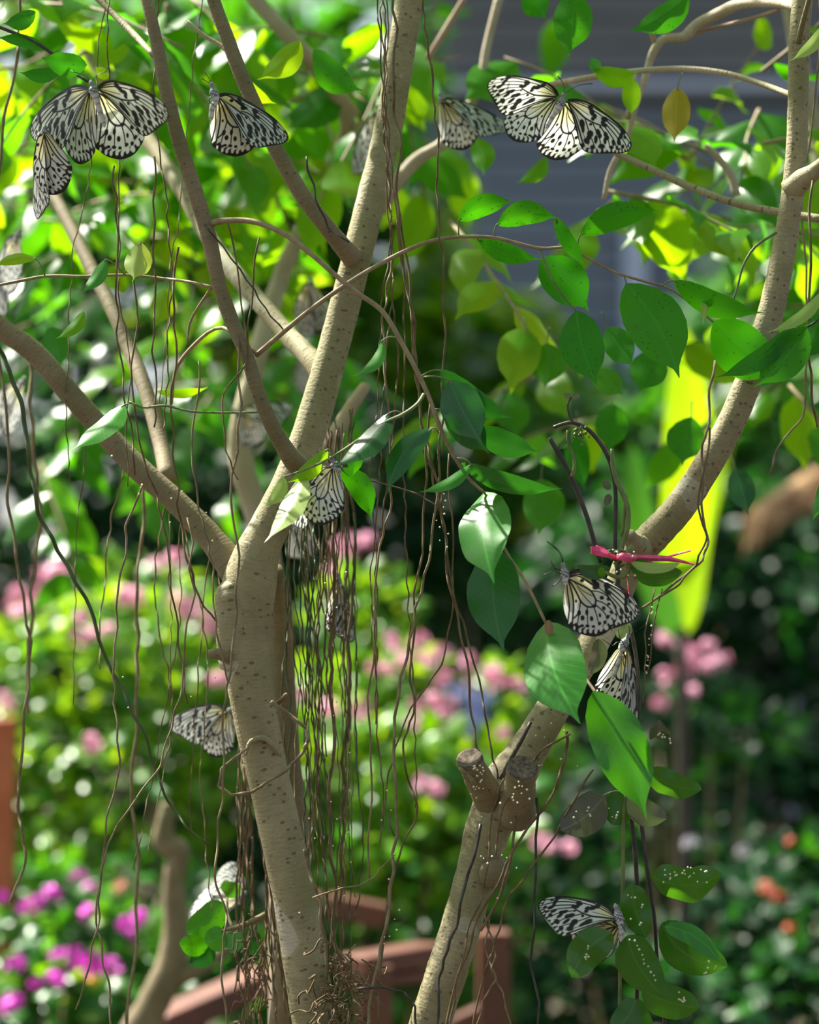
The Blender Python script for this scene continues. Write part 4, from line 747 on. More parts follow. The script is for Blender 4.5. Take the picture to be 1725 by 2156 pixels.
h_blobs = [(615, 590, 30, 24, 0), (815, 690, 40, 34, 0), (915, 850, 30, 28, 0), (945, 1010, 25, 30, -20), (888, 1118, 18, 30, -10), (762, 1170, 24, 36, -8), (625, 1160, 28, 36, 0), (525, 905, 15, 22, 0), (1015, 870, 26, 24, 0), (1020, 945, 26, 20, 0), (1005, 1140, 24, 32, 30), (1065, 1070, 34, 22, 30), (572, 1085, 26, 42, 5), (690, 1075, 22, 42, 0), (800, 975, 34, 24, 0), (700, 1282, 30, 22, 0), (620, 1280, 26, 20, 0), (790, 1290, 26, 20, 0), (885, 1245, 24, 28, 0), (965, 1225, 24, 28, 0), (540, 1275, 22, 18, 0)]
h_ovals = [(503, 1315, 16, 32, 0), (588, 1350, 22, 38, 0), (663, 1362, 22, 38, 0), (748, 1352, 24, 42, 0), (828, 1362, 22, 40, 0), (905, 1312, 28, 52, 0), (980, 1298, 34, 46, -25), (1045, 1212, 34, 50, -25), (1102, 1140, 30, 44, -20), (1100, 1050, 18, 40, -25)]
UNIT_H = m_of(1 / 7.1875, 2.0)
HW = wing_mesh('hindwing', HR, h_out, h_veins, h_blobs, h_ovals, (105, [(470, 1340), (580, 1402), (700, 1438), (820, 1448), (930, 1418), (1020, 1358), (1085, 1276), (1130, 1200)]), UNIT_H, ((480, 600), (430, 380)), (.70, .72, .66), .12)
def to_cam(px, d): return np.array(((px[0] - 862.5) / F * d, (1078 - px[1]) / F * d))
def wing(parent, kind, rp, tp, np_, d, sgn=1, dz=0.0):
    me, u0, u1, u2, unit = (FW, FR, FT, FN, UNIT_F) if kind == 'fore' else (HW, HR, HA, HN, UNIT_H)
    d = d + dz; r0 = to_cam(rp, d); a = to_cam(tp, d) - r0; b_ = to_cam(np_, d) - r0
    u = (np.array(u1, float) - u0) * unit; v = (np.array(u2, float) - u0) * unit
    U, V_, W = u @ u, v @ v, u @ v; aa, bb, ab = a @ a, b_ @ b_, a @ b_
    k2, k1, k0 = U * V_ - W * W, U * bb + V_ * aa - 2 * W * ab, aa * bb - ab * ab
    s2 = (k1 + math.sqrt(max(0, k1 * k1 - 4 * k2 * k0))) / (2 * k2)
    za = math.sqrt(max(0, s2 * U - aa)); zb = math.sqrt(max(0, s2 * V_ - bb))
    if s2 * W - ab < 0: zb = -zb
    A3 = np.array((*a, za * sgn)); B3 = np.array((*b_, zb * sgn)); s = math.sqrt(s2)
    M2 = np.linalg.inv(np.array((u, v)).T)                        # local -> (u,v) weights
    e1 = A3 * M2[0, 0] + B3 * M2[1, 0]; e2 = A3 * M2[0, 1] + B3 * M2[1, 1]
    e1 /= np.linalg.norm(e1); e2 -= e1 * (e1 @ e2); e2 /= np.linalg.norm(e2)
    tw_ = lambda q: CR * q[0] + CU * q[1] + CF * q[2]
    x, y = tw_(e1), tw_(e2); z = x.cross(y)
    o = bpy.data.objects.new(kind + 'wing', me); C.collection.objects.link(o); o.parent = parent
    o.location = at(rp[0], rp[1], d) - parent.location; o.rotation_euler = Matrix((x, y, z)).transposed().to_euler(); o.scale = (s, s, s)
    return o
def body_mesh(P, r):
    V, Fc, UV = tube_geo(P, r, 12, 5, True); n = len(V) // 12; col = []
    for i in range(n):
        t = i / (n - 1)
        for k in range(12):
            if t < .5: c = .66 if math.sin(i * 2.1 + k * 1.05 * 2) > .62 else .012
            else: c = .55 if i % 4 else .25
            col.append((c, c, c * 1.0))
    return V, Fc, col
def butterfly(label, d, body, wings, ants=(), legs=(), far=True, group='paper-white butterflies on the trees', bodyd=0.0):
    th = at(*body[1], d + bodyd); t = thing('butterfly', label, 'butterfly', th, group)
    hd, tx, ab = at(*body[0], d + bodyd), th, at(*body[2], d + bodyd + .004)
    ax = (tx - hd).normalized(); hl = (tx - hd).length
    P = [hd - ax * .0022, hd, hd + ax * .003, tx - ax * (hl * .25), tx + ax * .003, tx + ax * .006 + (ab - tx) * .05, tx.lerp(ab, .45), tx.lerp(ab, .85), ab]
    V, Fc, col = body_mesh(P, [.0006, .0021, .0017, .0036, .0037, .0022, .0024, .0021, .0007])
    link('body', mesh('body', [v - th for v in V], Fc, None, col), t, M['body'])
    for wg in wings:
        kind, rp, tp, np_ = wg[:4]; sg = wg[4] if len(wg) > 4 else 1; dz = wg[5] if len(wg) > 5 else (0 if kind == 'hind' else .0015)
        wing(t, kind, rp, tp, np_, d, sg, dz)
        if far:
            sh = lambda q, k: (q[0] + k, q[1] - 1)
            wing(t, kind, rp, sh(tp, 2), sh(np_, 2), d, sg, .009 - dz)
    for an in ants:
        Pn = [hd] + [at(x, y, d + bodyd - .004) for x, y in an]; tube('antenna', Pn, [.00035, .0003, .0003, .0005], M['black'], t, 5, 4)
    for lg in legs:
        Pn = [tx] + [at(x, y, d + bodyd - .003) for x, y in lg]; tube('leg', Pn, [.0005, .0004, .0003], M['black'], t, 5, 3)
    return t
butterfly('large black-veined white butterfly with all four wings spread flat, nearest the top-left corner', 1.93, ((192, 174), (197, 190), (221, 268)),
    [('fore', (188, 185), (42, 248), (135, 294), 1, .000), ('fore', (205, 184), (363, 250), (289, 280), -1, .000), ('hind', (190, 192), (126, 302), (196, 317), 1, .003), ('hind', (204, 192), (285, 296), (200, 308), 1, .003)], [[(180, 160), (150, 150)], [(205, 158), (225, 150)]], far=False, bodyd=-.006)
butterfly('white and black butterfly hanging with shut wings under the spread one at top left', 1.955, ((95, 268), (96, 278), (112, 330)),
    [('fore', (91, 277), (54, 435), (104, 402), 1), ('hind', (93, 280), (97, 405), (151, 358), 1)], bodyd=.005)
butterfly('shut-winged butterfly facing up beside the thin bent branch left of the main trunk', 1.94, ((446, 177), (451, 197), (444, 255)),
    [('fore', (460, 198), (599, 266), (521, 294), 1), ('hind', (458, 204), (531, 295), (447, 302), 1)], [[(440, 165), (431, 152)], [(436, 172), (425, 165)]], [[(438, 200), (432, 190)], [(440, 212), (450, 222)]])
butterfly('blurred butterfly half hidden behind the upper main trunk', 2.35, ((797, 225), (800, 240), (815, 300)),
    [('fore', (797, 238), (738, 330), (785, 342), 1), ('hind', (800, 244), (775, 338), (818, 318), 1)], bodyd=.005)
butterfly('soft-focus butterfly with shut wings just left of the open-winged one', 2.2, ((927, 197), (930, 209), (931, 265)),
    [('fore', (933, 208), (1071, 250), (1005, 278), 1), ('hind', (929, 213), (1003, 287), (936, 299), 1)], bodyd=.005)
butterfly('white black-spotted butterfly gliding open-winged with long antennae, by the pale horizontal twig', 1.94, ((1187, 199), (1181, 216), (1150, 270)),
    [('fore', (1196, 209), (1332, 303), (1224, 306), 1, .000), ('fore', (1177, 201), (1031, 187), (1075, 242), -1, .000), ('hind', (1187, 215), (1218, 308), (1136, 299), 1, .003), ('hind', (1172, 208), (1064, 268), (1134, 295), 1, .003)], [[(1189, 185), (1184, 172), (1175, 160)], [(1205, 186), (1225, 178), (1248, 176)]], far=False, bodyd=-.006)
butterfly('sharp shut-winged butterfly clinging beneath the leaf at the middle of the left trunk', 1.925, ((698, 966), (705, 979), (722, 1035)),
    [('fore', (696, 977), (589, 1079), (652, 1098), 1), ('hind', (701, 984), (651, 1096), (722, 1074), 1)], [], [[(718, 984), (721, 990), (735, 1002)], [(712, 980), (716, 985)]], bodyd=.002)
butterfly('blurred greyish butterfly directly below the sharp one on the left trunk', 2.4, ((640, 1078), (642, 1088), (660, 1130)),
    [('fore', (641, 1086), (601, 1162), (640, 1165), 1), ('hind', (643, 1088), (640, 1166), (668, 1152), 1)], bodyd=.005)
butterfly('narrow shut-winged butterfly clinging among the hanging roots', 2.12, ((709, 1208), (711, 1222), (700, 1280)),
    [('fore', (713, 1227), (744, 1347), (706, 1322), 1), ('hind', (710, 1228), (716, 1325), (685, 1311), 1)], bodyd=.005)
butterfly('sharp shut-winged butterfly just under the pink ribbon', 1.925, ((1186, 1188), (1189, 1208), (1191, 1270)),
    [('fore', (1199, 1205), (1356, 1288), (1254, 1318), 1), ('hind', (1194, 1216), (1291, 1317), (1203, 1322), 1)], [[(1184, 1172), (1176, 1158), (1152, 1140)], [(1182, 1174), (1178, 1164), (1165, 1150)]], [[(1170, 1196), (1160, 1204), (1145, 1210)], [(1174, 1205), (1166, 1192), (1160, 1180)], [(1180, 1222), (1162, 1235)]], bodyd=.002)
butterfly('narrow hanging butterfly between the round leaf and the long bright leaf', 1.955, ((1324, 1337), (1315, 1355), (1290, 1430)),
    [('fore', (1322, 1359), (1347, 1536), (1305, 1470), 1), ('hind', (1310, 1363), (1316, 1486), (1254, 1454), 1)], [[(1326, 1326), (1324, 1318)], [(1335, 1332), (1362, 1314)]], [[(1300, 1352), (1291, 1359), (1266, 1344)], [(1306, 1345), (1302, 1325)]], bodyd=.003)
butterfly('lowest butterfly, behind a speckled leaf of the hanging vine', 1.925, ((1297, 1908), (1303, 1930), (1312, 1990)),
    [('fore', (1302, 1932), (1145, 1912), (1199, 1972), 1, .0), ('hind', (1300, 1951), (1198, 1973), (1274, 2040), 1, .0015)], [], [[(1318, 1942), (1325, 1955)], [(1310, 1948), (1318, 1962)]], bodyd=.002)
butterfly('soft-focus grey butterfly touching the left side of the lower left trunk', 2.18, ((492, 1486), (486, 1496), (492, 1550)),
    [('fore', (478, 1493), (353, 1528), (424, 1563), 1), ('hind', (479, 1498), (427, 1583), (487, 1580), 1)], bodyd=.005)
butterfly('blurred butterfly behind the small round-leaved plant low on the left trunk', 2.2, ((516, 1880), (508, 1890), (470, 1925)),
    [('fore', (507, 1886), (470, 1838), (440, 1896), 1), ('hind', (500, 1894), (408, 1908), (408, 1956), 1)], bodyd=.005)
butterfly('blurred butterfly crossed by the thin dark branch above the left fork', 2.5, ((492, 862), (500, 872), (508, 925)),
    [('fore', (500, 870), (608, 850), (572, 898), 1), ('hind', (500, 874), (556, 915), (513, 938), 1)], bodyd=.005)
butterfly('blurred brownish butterfly cut by the left edge under the thick branch', 2.4, ((52, 796), (47, 806), (35, 860)),
    [('fore', (45, 805), (-70, 890), (5, 910), 1), ('hind', (47, 808), (0, 908), (42, 895), 1)], bodyd=.005)
butterfly('blurred butterfly at the left edge above the thin horizontal twig', 2.32, ((42, 486), (38, 496), (42, 545)),
    [('fore', (35, 496), (-60, 615), (10, 640), 1), ('hind', (38, 500), (8, 612), (50, 585), 1)], bodyd=.005)
butterfly('dull blurred butterfly in the gap between main trunk and its left branch', 2.5, ((654, 586), (656, 598), (668, 650)),
    [('fore', (652, 596), (617, 690), (662, 690), 1), ('hind', (655, 598), (640, 690), (700, 668), 1)], bodyd=.005)
butterfly('small blurred butterfly above the crook of the upper left branch', 2.6, ((688, 380), (689, 390), (690, 430)),
    [('fore', (688, 390), (640, 440), (676, 460), 1), ('hind', (690, 392), (668, 458), (706, 448), 1)], bodyd=.005)
butterfly('faint grey butterfly in shade left of the main trunk fork', 2.6, ((640, 732), (642, 740), (650, 780)),
    [('fore', (641, 740), (620, 808), (650, 815), 1), ('hind', (643, 742), (640, 816), (664, 800), 1)], bodyd=.005)

# crown leaves left out toward the sun, so chosen spots get full sun
GAPS = [(at(*q[:3]), q[3]) for q in ((1435, 850, 4.6, .28), (1435, 1080, 4.6, .25), (1450, 1410, 4.9, .22), (1560, 1510, 5.2, .12), (1000, 1600, 4.7, .4), (1080, 1500, 4.8, .3), (800, 1500, 4.7, .45), (700, 640, 2.05, .06), (655, 850, 2.04, .06), (545, 1130, 2.03, .05), (745, 545, 2.05, .05), (1035, 1110, 1.93, .07), (1180, 1400, 1.93, .07), (1310, 1560, 1.93, .06), (590, 1060, 1.93, .06), (195, 895, 1.95, .05), (585, 125, 2.1, .06), (335, 650, 2.35, .06), (545, 190, 2.12, .05), (1010, 330, 2.3, .06), (1665, 300, 2.0, .05), (700, 170, 2.5, .06), (860, 380, 2.45, .06), (1530, 350, 2.3, .05), (500, 820, 2.5, .05), (985, 1600, 1.97, .04), (1500, 520, 2.5, .08), (1560, 330, 2.5, .08), (1240, 420, 2.4, .06))]
def in_gap(p):
    for g, r_ in GAPS:
        v = p - g; t = v.dot(SUN)
        if t > .10 and (v - SUN * t).length < r_: return True
    return False
# ------------------------------------------------------------------ leafy sprays of the ficus crowns behind the focus
def spray(tree, p, dirv, L, n, ls, m, parts=True, mb=None, kind='U', twig=None):
    dirv = Vector(dirv).normalized(); P = [Vector(p)]; q = Vector(p); dv = dirv.copy()
    for k in range(4):
        dv = (dv + Vector((0, 0, -.10)) + rdir() * .12).normalized(); q = q + dv * (L / 4); P.append(q.copy())
    cv = catmull(P, 4)
    if twig is not None: twig.add(*tube_geo(P, [.0022, .0012], 5, 2))
    for k in range(n):
        t = (k + .6) / n; c = cv[min(len(cv) - 1, int(t * (len(cv) - 1)))]
        sd_ = dv.cross(Vector((0, 0, 1))); sd_ = sd_.normalized() if sd_.length > .05 else Vector((1, 0, 0))
        d_ = (dv * .55 + sd_ * (1 if k % 2 else -1) * .8 + Vector((0, 0, -.55)) + rdir() * .35).normalized()
        nr = (Vector((0, -.55, .75)) + rdir() * .55).normalized(); s_ = ls * R.uniform(.7, 1.15)
        if parts: place_leaf(tree, c, d_, nr, s_, m if isinstance(m, str) else R.choice(m), kind)
        else: add_leaf(mb, c, d_, nr, s_, kind)
def crown(tree, clusters, ls, m, cap=300):
    """clusters: (px, py, distance, spread px, number of sprays); first cap leaves are parts, the rest one mesh"""
    twg = MB(); rest = MB(); n_ = 0
    for (px, py, d, sp, ns) in clusters:
        for i in range(ns):
            p = at(R.gauss(px, sp), R.gauss(py, sp * .8), d + R.uniform(-.18, .22))
            if p.z < .2 or in_gap(p): continue
            pr = n_ < cap; k = R.randint(5, 8)
            spray(tree, p, Vector((R.uniform(-1, 1), R.uniform(-.6, .6), R.uniform(-.5, .5))), R.uniform(.14, .26), k, ls, m, pr, rest, 'U', twg); n_ += k
    tw_o = twg.build('twigs', M['twig'], tree, tree.location); tag(tw_o, kind='stuff')
    if rest.V: tag(rest.build('foliage', M[m if isinstance(m, str) else m[0]], tree, tree.location), kind='stuff')
def back_tree(label, trunk, wid, mt, clusters, ls, m, d, cap=300, extra=()):
    b0 = at(*trunk[0]); t = thing('ficus_tree', label, 'tree', (b0.x, b0.y, 0))
    P = [Vector((b0.x, b0.y, -.02))] + [at(*q) for q in trunk]; ww = np.interp(np.linspace(0, 1, len(P)), np.linspace(0, 1, len(wid)), wid)
    tube('trunk', P, [m_of(x / 2, d) for x in ww], M[mt], t, 10, 4, .02)
    for pts, w_, mm in extra: px_tube('branch', pts, w_, M[mm], t, d, 8, 4, .02)
    crown(t, clusters, ls, m, cap); return t
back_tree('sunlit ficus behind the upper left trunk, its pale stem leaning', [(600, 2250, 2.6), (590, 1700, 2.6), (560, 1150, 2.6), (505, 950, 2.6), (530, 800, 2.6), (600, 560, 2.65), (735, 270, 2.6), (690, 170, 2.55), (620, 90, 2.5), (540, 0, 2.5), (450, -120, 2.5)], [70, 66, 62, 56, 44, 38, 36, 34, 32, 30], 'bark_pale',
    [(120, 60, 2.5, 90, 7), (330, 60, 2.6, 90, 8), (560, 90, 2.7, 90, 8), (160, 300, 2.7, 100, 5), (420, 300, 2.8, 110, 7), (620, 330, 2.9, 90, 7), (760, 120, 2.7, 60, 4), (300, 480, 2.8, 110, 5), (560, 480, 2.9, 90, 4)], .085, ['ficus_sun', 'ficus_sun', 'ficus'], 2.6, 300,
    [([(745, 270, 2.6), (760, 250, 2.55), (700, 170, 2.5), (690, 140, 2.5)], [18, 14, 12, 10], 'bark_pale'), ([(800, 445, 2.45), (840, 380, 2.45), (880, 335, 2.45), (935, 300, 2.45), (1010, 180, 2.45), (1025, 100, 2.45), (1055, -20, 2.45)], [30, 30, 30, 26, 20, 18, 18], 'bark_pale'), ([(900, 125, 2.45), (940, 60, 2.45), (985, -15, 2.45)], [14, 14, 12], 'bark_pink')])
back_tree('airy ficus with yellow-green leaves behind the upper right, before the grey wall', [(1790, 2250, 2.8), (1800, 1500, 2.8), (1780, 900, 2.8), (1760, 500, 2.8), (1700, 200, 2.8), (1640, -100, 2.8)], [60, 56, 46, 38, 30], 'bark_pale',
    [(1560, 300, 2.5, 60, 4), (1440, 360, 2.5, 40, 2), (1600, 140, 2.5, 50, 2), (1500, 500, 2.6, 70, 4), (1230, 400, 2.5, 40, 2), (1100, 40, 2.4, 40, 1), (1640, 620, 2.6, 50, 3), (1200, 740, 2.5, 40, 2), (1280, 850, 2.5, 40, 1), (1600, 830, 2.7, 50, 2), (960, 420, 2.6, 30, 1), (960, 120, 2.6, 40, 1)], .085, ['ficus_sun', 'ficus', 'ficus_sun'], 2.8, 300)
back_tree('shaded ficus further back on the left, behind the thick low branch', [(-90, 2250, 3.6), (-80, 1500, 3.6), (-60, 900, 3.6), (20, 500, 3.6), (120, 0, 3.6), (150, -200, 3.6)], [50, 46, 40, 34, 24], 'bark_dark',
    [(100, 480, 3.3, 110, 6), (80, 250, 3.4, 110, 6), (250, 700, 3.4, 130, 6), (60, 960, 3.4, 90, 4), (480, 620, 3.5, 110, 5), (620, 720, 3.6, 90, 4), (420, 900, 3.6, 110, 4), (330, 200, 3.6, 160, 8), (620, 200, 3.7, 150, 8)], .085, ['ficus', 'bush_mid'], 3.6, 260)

def overhead(tree, x0, x1, y0, y1, z0, z1, n, ls, m, centres=26):
    b = MB(); tg = MB()
    cs = [(R.uniform(x0, x1), R.uniform(y0, y1), R.uniform(z0, z1)) for k in range(centres)]
    for i in range(n):
        c = R.choice(cs); p = Vector((R.gauss(c[0], .2 * ls / .085), R.gauss(c[1], .2 * ls / .085), R.gauss(c[2], .10 * ls / .085)))
        if p.z < z0 - .05 or in_gap(p): continue
        add_leaf(b, p, (rdir() + Vector((0, 0, -.5))).normalized(), (Vector((0, 0, 1)) + rdir() * .5).normalized(), ls * R.uniform(.7, 1.2), 'B')
    tag(b.build('foliage', M[m], tree, tree.location), kind='stuff')
overhead(TL, -1.7, 0.2, 1.3, 3.3, 2.55, 3.2, 1500, .085, 'ficus', 22)
overhead(TR, -.2, 1.3, 1.3, 3.3, 2.55, 3.2, 1100, .085, 'ficus', 16)

# ------------------------------------------------------------------ shrubs with blossom
def petal_head(n, rad, seed):
    rg = random.Random(seed); b = MB()
    for i in range(n):
        d_ = Vector((rg.gauss(0, 1), rg.gauss(0, 1), rg.gauss(.5, .8))).normalized(); c = d_ * rad * rg.uniform(.45, .8)
        s_ = d_.cross(Vector((.2, .5, .8))).normalized(); u_ = d_.cross(s_)
        for k in range(4):
            a = k * PI / 2 + rg.uniform(-.3, .3); e = s_ * math.cos(a) + u_ * math.sin(a); f_ = d_.cross(e)
            q = rad * .55; b.add([c, c + e * q * .55 + f_ * q * .32 + d_ * q * .12, c + e * q + d_ * q * .2, c + e * q * .55 - f_ * q * .32 + d_ * q * .12], [(0, 1, 2, 3)])
    return b
PH = {}
for mk in ('pink', 'magenta', 'peach', 'white', 'red', 'gold'):
    PH[mk] = []
    for k in range(3):
        b = petal_head(12, 1.0, k + 3); PH[mk].append(mesh('flower_head', b.V, b.F, None, mats=[M[mk]]))
def flowers(t, pts, d, rpx, mk):
    for (x, y) in pts:
        o = bpy.data.objects.new('flower', R.choice(PH[mk])); C.collection.objects.link(o); o.parent = t
        dd = d + R.uniform(-.08, .08); o.location = at(x, y, dd) - t.location; q = m_of(rpx * R.uniform(.8, 1.2), dd); o.scale = (q, q, q); o.rotation_euler = (R.uniform(-.4, .4), R.uniform(-.4, .4), R.uniform(0, 6))
def shrub(name, label, cat, lobes, d0, ls, m, n_parts, n_stuff, kind='B', group=None, up=.5, stems=6, smat='twig'):
    """lobes: (px, py, distance, rx px, ry px) rounded leaf masses carried on stems from the ground"""
    c = at(lobes[0][0], 1078, d0); t = thing(name, label, cat, (c.x, c.y, 0), group)
    st = MB(); tot = sum(l[3] * l[4] for l in lobes); rest = MB(); cand = []
    for l in lobes:
        ctr = at(l[0], l[1], l[2]); rx, rz = m_of(l[3], l[2]), m_of(l[4], l[2])
        for i in range(max(1, int(stems * l[3] * l[4] / tot + .5))):
            e = ctr + Vector((R.uniform(-.7, .7) * rx, R.uniform(-.3, .3) * rx, R.uniform(-.2, .6) * rz)); b0 = Vector((c.x + (ctr.x - c.x) * .5 + R.uniform(-.1, .1), c.y + R.uniform(-.08, .08), -.01))
            st.add(*tube_geo([b0, b0.lerp(e, .5) + Vector((R.uniform(-.06, .06), R.uniform(-.06, .06), .05)), e], [.010, .007, .003], 6, 4))
        for i in range(int((n_parts + n_stuff) * l[3] * l[4] / tot)):
            v = rdir(); rr_ = R.uniform(.55, 1.02) ** .6
            p = ctr + Vector((v.x * rx, v.y * min(rx, .5) * .8, v.z * rz)) * rr_
            if p.z < .04: continue
            dr = (Vector((v.x, v.y, v.z * .4 - .15)) + rdir() * .6).normalized(); nr = (Vector((v.x * .5, v.y * .6 - .25, abs(v.z) * .6 + up)) + rdir() * .4).normalized()
            cand.append((p, dr, nr, ls * R.uniform(.65, 1.2)))
    cand.sort(key=lambda q: (q[0] - CAM).length / q[3])
    for i, q in enumerate(cand):
        if i < n_parts: place_leaf(t, *q, m if isinstance(m, str) else R.choice(m), kind)
        else: add_leaf(rest, *q, kind)
    tag(st.build('stems', M[smat], t, t.location), kind='stuff')
    if rest.V: tag(rest.build('foliage', M[m if isinstance(m, str) else m[0]], t, t.location), kind='stuff')
    return t
s1 = shrub('flowering_shrub', 'sunlit shrub with pale pink blossom clusters, left of the trunk', 'shrub', [(250, 1380, 5.0, 260, 160), (90, 1500, 4.9, 170, 200), (380, 1480, 4.9, 170, 170), (220, 1680, 4.8, 260, 190), (300, 1260, 5.1, 140, 80), (30, 1700, 4.8, 120, 200)], 5.0, .055, ['bush', 'bush', 'bush_mid'], 260, 1500)
flowers(s1, [(135, 1140), (90, 1215), (120, 1205), (140, 1228), (40, 1250), (82, 1250), (28, 1275), (65, 1278), (48, 1290), (330, 1190), (370, 1178), (262, 1255), (284, 1262), (370, 1268), (410, 1272), (392, 1288), (430, 1300), (446, 1322), (170, 1300), (165, 1347), (192, 1338), (228, 1330), (455, 1432), (478, 1430), (8, 1470), (14, 1495), (190, 1565)], 4.28, 25, 'pink')
s2 = shrub('flowering_shrub', 'shrub with pink blossom clusters between the two trunks', 'shrub', [(760, 1640, 4.8, 220, 160), (850, 1430, 5.0, 90, 60), (1095, 1440, 5.0, 50, 60), (930, 1670, 4.9, 200, 110), (700, 1480, 5.0, 150, 90), (760, 1280, 5.2, 110, 80), (880, 1800, 4.7, 230, 120), (1080, 1600, 5.0, 110, 90)], 5.0, .055, ['bush', 'bush_mid', 'bush'], 260, 1500)
flowers(s2, [(735, 1140), (775, 1140), (713, 1150), (728, 1172), (700, 1202), (640, 1475), (690, 1490), (762, 1485), (752, 1502), (822, 1348), (832, 1368), (850, 1388), (793, 1405), (812, 1412), (886, 1353), (886, 1390), (932, 1383), (918, 1398), (936, 1430), (913, 1475), (942, 1482), (870, 1493), (868, 1522), (984, 1393), (1040, 1415), (1050, 1447), (1082, 1450), (938, 1502), (1058, 1540), (890, 1655), (915, 1662)], 4.32, 25, 'pink')
s3 = shrub('flowering_shrub', 'dark shrub with a lone pink blossom cluster, right of the right trunk', 'shrub', [(1440, 1480, 5.3, 130, 70), (1560, 1540, 5.2, 140, 60), (1420, 1620, 5.4, 160, 100)], 5.3, .060, ['shade', 'bush_mid'], 120, 260)
flowers(s3, [(1405, 1343), (1437, 1360), (1455, 1382), (1492, 1362), (1400, 1427), (1435, 1422), (1485, 1408), (1516, 1392), (1460, 1458), (1393, 1480)], 4.85, 25, 'pink')
s4 = shrub('flowering_shrub', 'low shrub with bright magenta blossoms in the lower left corner', 'shrub', [(150, 2000, 4.3, 220, 130), (60, 1900, 4.4, 150, 110), (260, 2080, 4.2, 180, 120), (330, 1900, 4.5, 120, 110), (80, 2120, 4.1, 150, 100)], 4.3, .05, ['bush_mid', 'bush', 'shade'], 240, 900)
flowers(s4, [(165, 1850), (190, 1872), (3, 1890), (110, 1885), (53, 1910), (78, 1905), (185, 1925), (262, 1945), (292, 1933), (270, 1967), (155, 2008), (162, 2026), (120, 2012), (115, 2055), (122, 2062), (75, 2070), (35, 2030), (200, 2020), (236, 2036), (30, 2108), (18, 2126), (190, 2036)], 3.8, 23, 'magenta')
flowers(s4, [(255, 1866)], 4.0, 22, 'peach'); flowers(s4, [(195, 2062)], 3.95, 16, 'gold')
s5 = shrub('leafy_shrub', 'green ferny shrub filling the lower right corner', 'shrub', [(1600, 2000, 4.6, 170, 150), (1480, 2080, 4.5, 170, 100), (1680, 2120, 4.4, 160, 120), (1690, 1880, 4.8, 120, 120), (1240, 2080, 4.6, 130, 130)], 4.6, .06, ['shade', 'shade', 'bush_mid', 'shade'], 220, 700)
flowers(s5, [(1613, 1870), (1640, 1895)], 4.4, 18, 'red'); flowers(s5, [(1665, 1775), (1665, 1955)], 4.4, 15, 'red')
s6 = shrub('flowering_shrub', 'shaded shrub with two white blossoms, lower right', 'shrub', [(1500, 1850, 5.6, 180, 110), (1280, 1800, 5.6, 150, 120)], 5.6, .06, ['shade', 'shade', 'bush_mid'], 140, 420)
flowers(s6, [(1455, 1778), (1565, 1792)], 4.25, 22, 'white'); flowers(s6, [(1162, 1785), (1198, 1783), (1135, 1768)], 4.5, 20, 'pink')
s7 = shrub('leafy_shrub', 'dim green shrub low behind the right trunk', 'shrub', [(800, 2000, 4.9, 260, 160), (1050, 1980, 5.0, 180, 150), (560, 2000, 4.9, 140, 180)], 5.0, .06, ['bush_mid', 'shade'], 160, 700)
# small round-leaved plant on the left trunk
ep = thing('round_leaved_plant', 'small plant with rounded glossy leaves low on the left trunk', 'plant', at(500, 1930, 2.12))
EL = lambda *a, **k: hero_leaf(ep, *a, **{**dict(prof=OW), **k})
EL((470, 1900), (392, 1962), 62, 'ficus', 2.13, 2.12, .2, .1); EL((475, 1962), (432, 1985), 52, 'glossy', 2.1, 2.09, .1, .1); EL((478, 1965), (500, 2005), 46, 'glossy', 2.1, 2.09, .1, .1)
EL((440, 1985), (378, 1985), 44, 'ficus', 2.13, 2.12, .2, .1); EL((450, 1990), (400, 2030), 44, 'deep', 2.14, 2.13, .1, .1); EL((480, 1890), (500, 1860), 44, 'vine', 2.14, 2.13, .1, .1); EL((500, 1960), (545, 2010), 50, 'deep', 2.14, 2.13, .2, .1)
px_tube('stem', [(560, 1925, 2.1), (520, 1945, 2.1), (490, 1955, 2.1), (468, 1960, 2.1), (455, 1985, 2.12)], [14, 12, 10, 8, 6], M['bark_dark'], ep, 2.1, 7, 3)
px_tube('stem', [(490, 1955, 2.1), (480, 1925, 2.12), (478, 1890, 2.13)], [8, 6, 5], M['bark_dark'], ep, 2.1, 6, 3)

# ------------------------------------------------------------------ banana plant, twisted trunk, rails, thatch
bn = thing('banana_plant', 'glowing yellow-green banana leaf standing behind the right trunk', 'plant', Vector((at(1430, 1300, 4.6).x, at(1430, 1300, 4.6).y, 0)))
def big_leaf(a, b_, wpx, m_, bend=0, roll=.1, sag=.03):
    bb = MB(); bb.add(*leaf_geo(at(*a), at(*b_), m_of(wpx / 2, a[2]), roll, bend, sag, .2, .08, [.3, .7, .95, 1, 1, 1, .92, .8, .66, .52, .32, .05], 24, 8)); return bb.build('leaf', M[m_], bn, bn.location)
big_leaf((1432, 1230, 4.6), (1442, 690, 4.5), 104, 'banana', -.02)
big_leaf((1440, 1330, 4.7), (1560, 800, 4.8), 90, 'bush', .06, .3)
big_leaf((1425, 1340, 4.6), (1330, 930, 4.7), 80, 'bush_mid', .06, .4)
tube('stalk', [Vector((bn.location.x, bn.location.y, -.01)), at(1440, 1600, 4.6), at(1434, 1320, 4.6)], [.016, .014, .010], M['stem_dark'], bn, 10, 4)
tt_ = thing('twisted_trunk', 'twisted brown bare trunk rising from the lower left shrubbery', 'trunk', Vector((at(330, 2156, 3.2).x, at(330, 2156, 3.2).y, 0)))
b0 = at(290, 2156, 3.2)
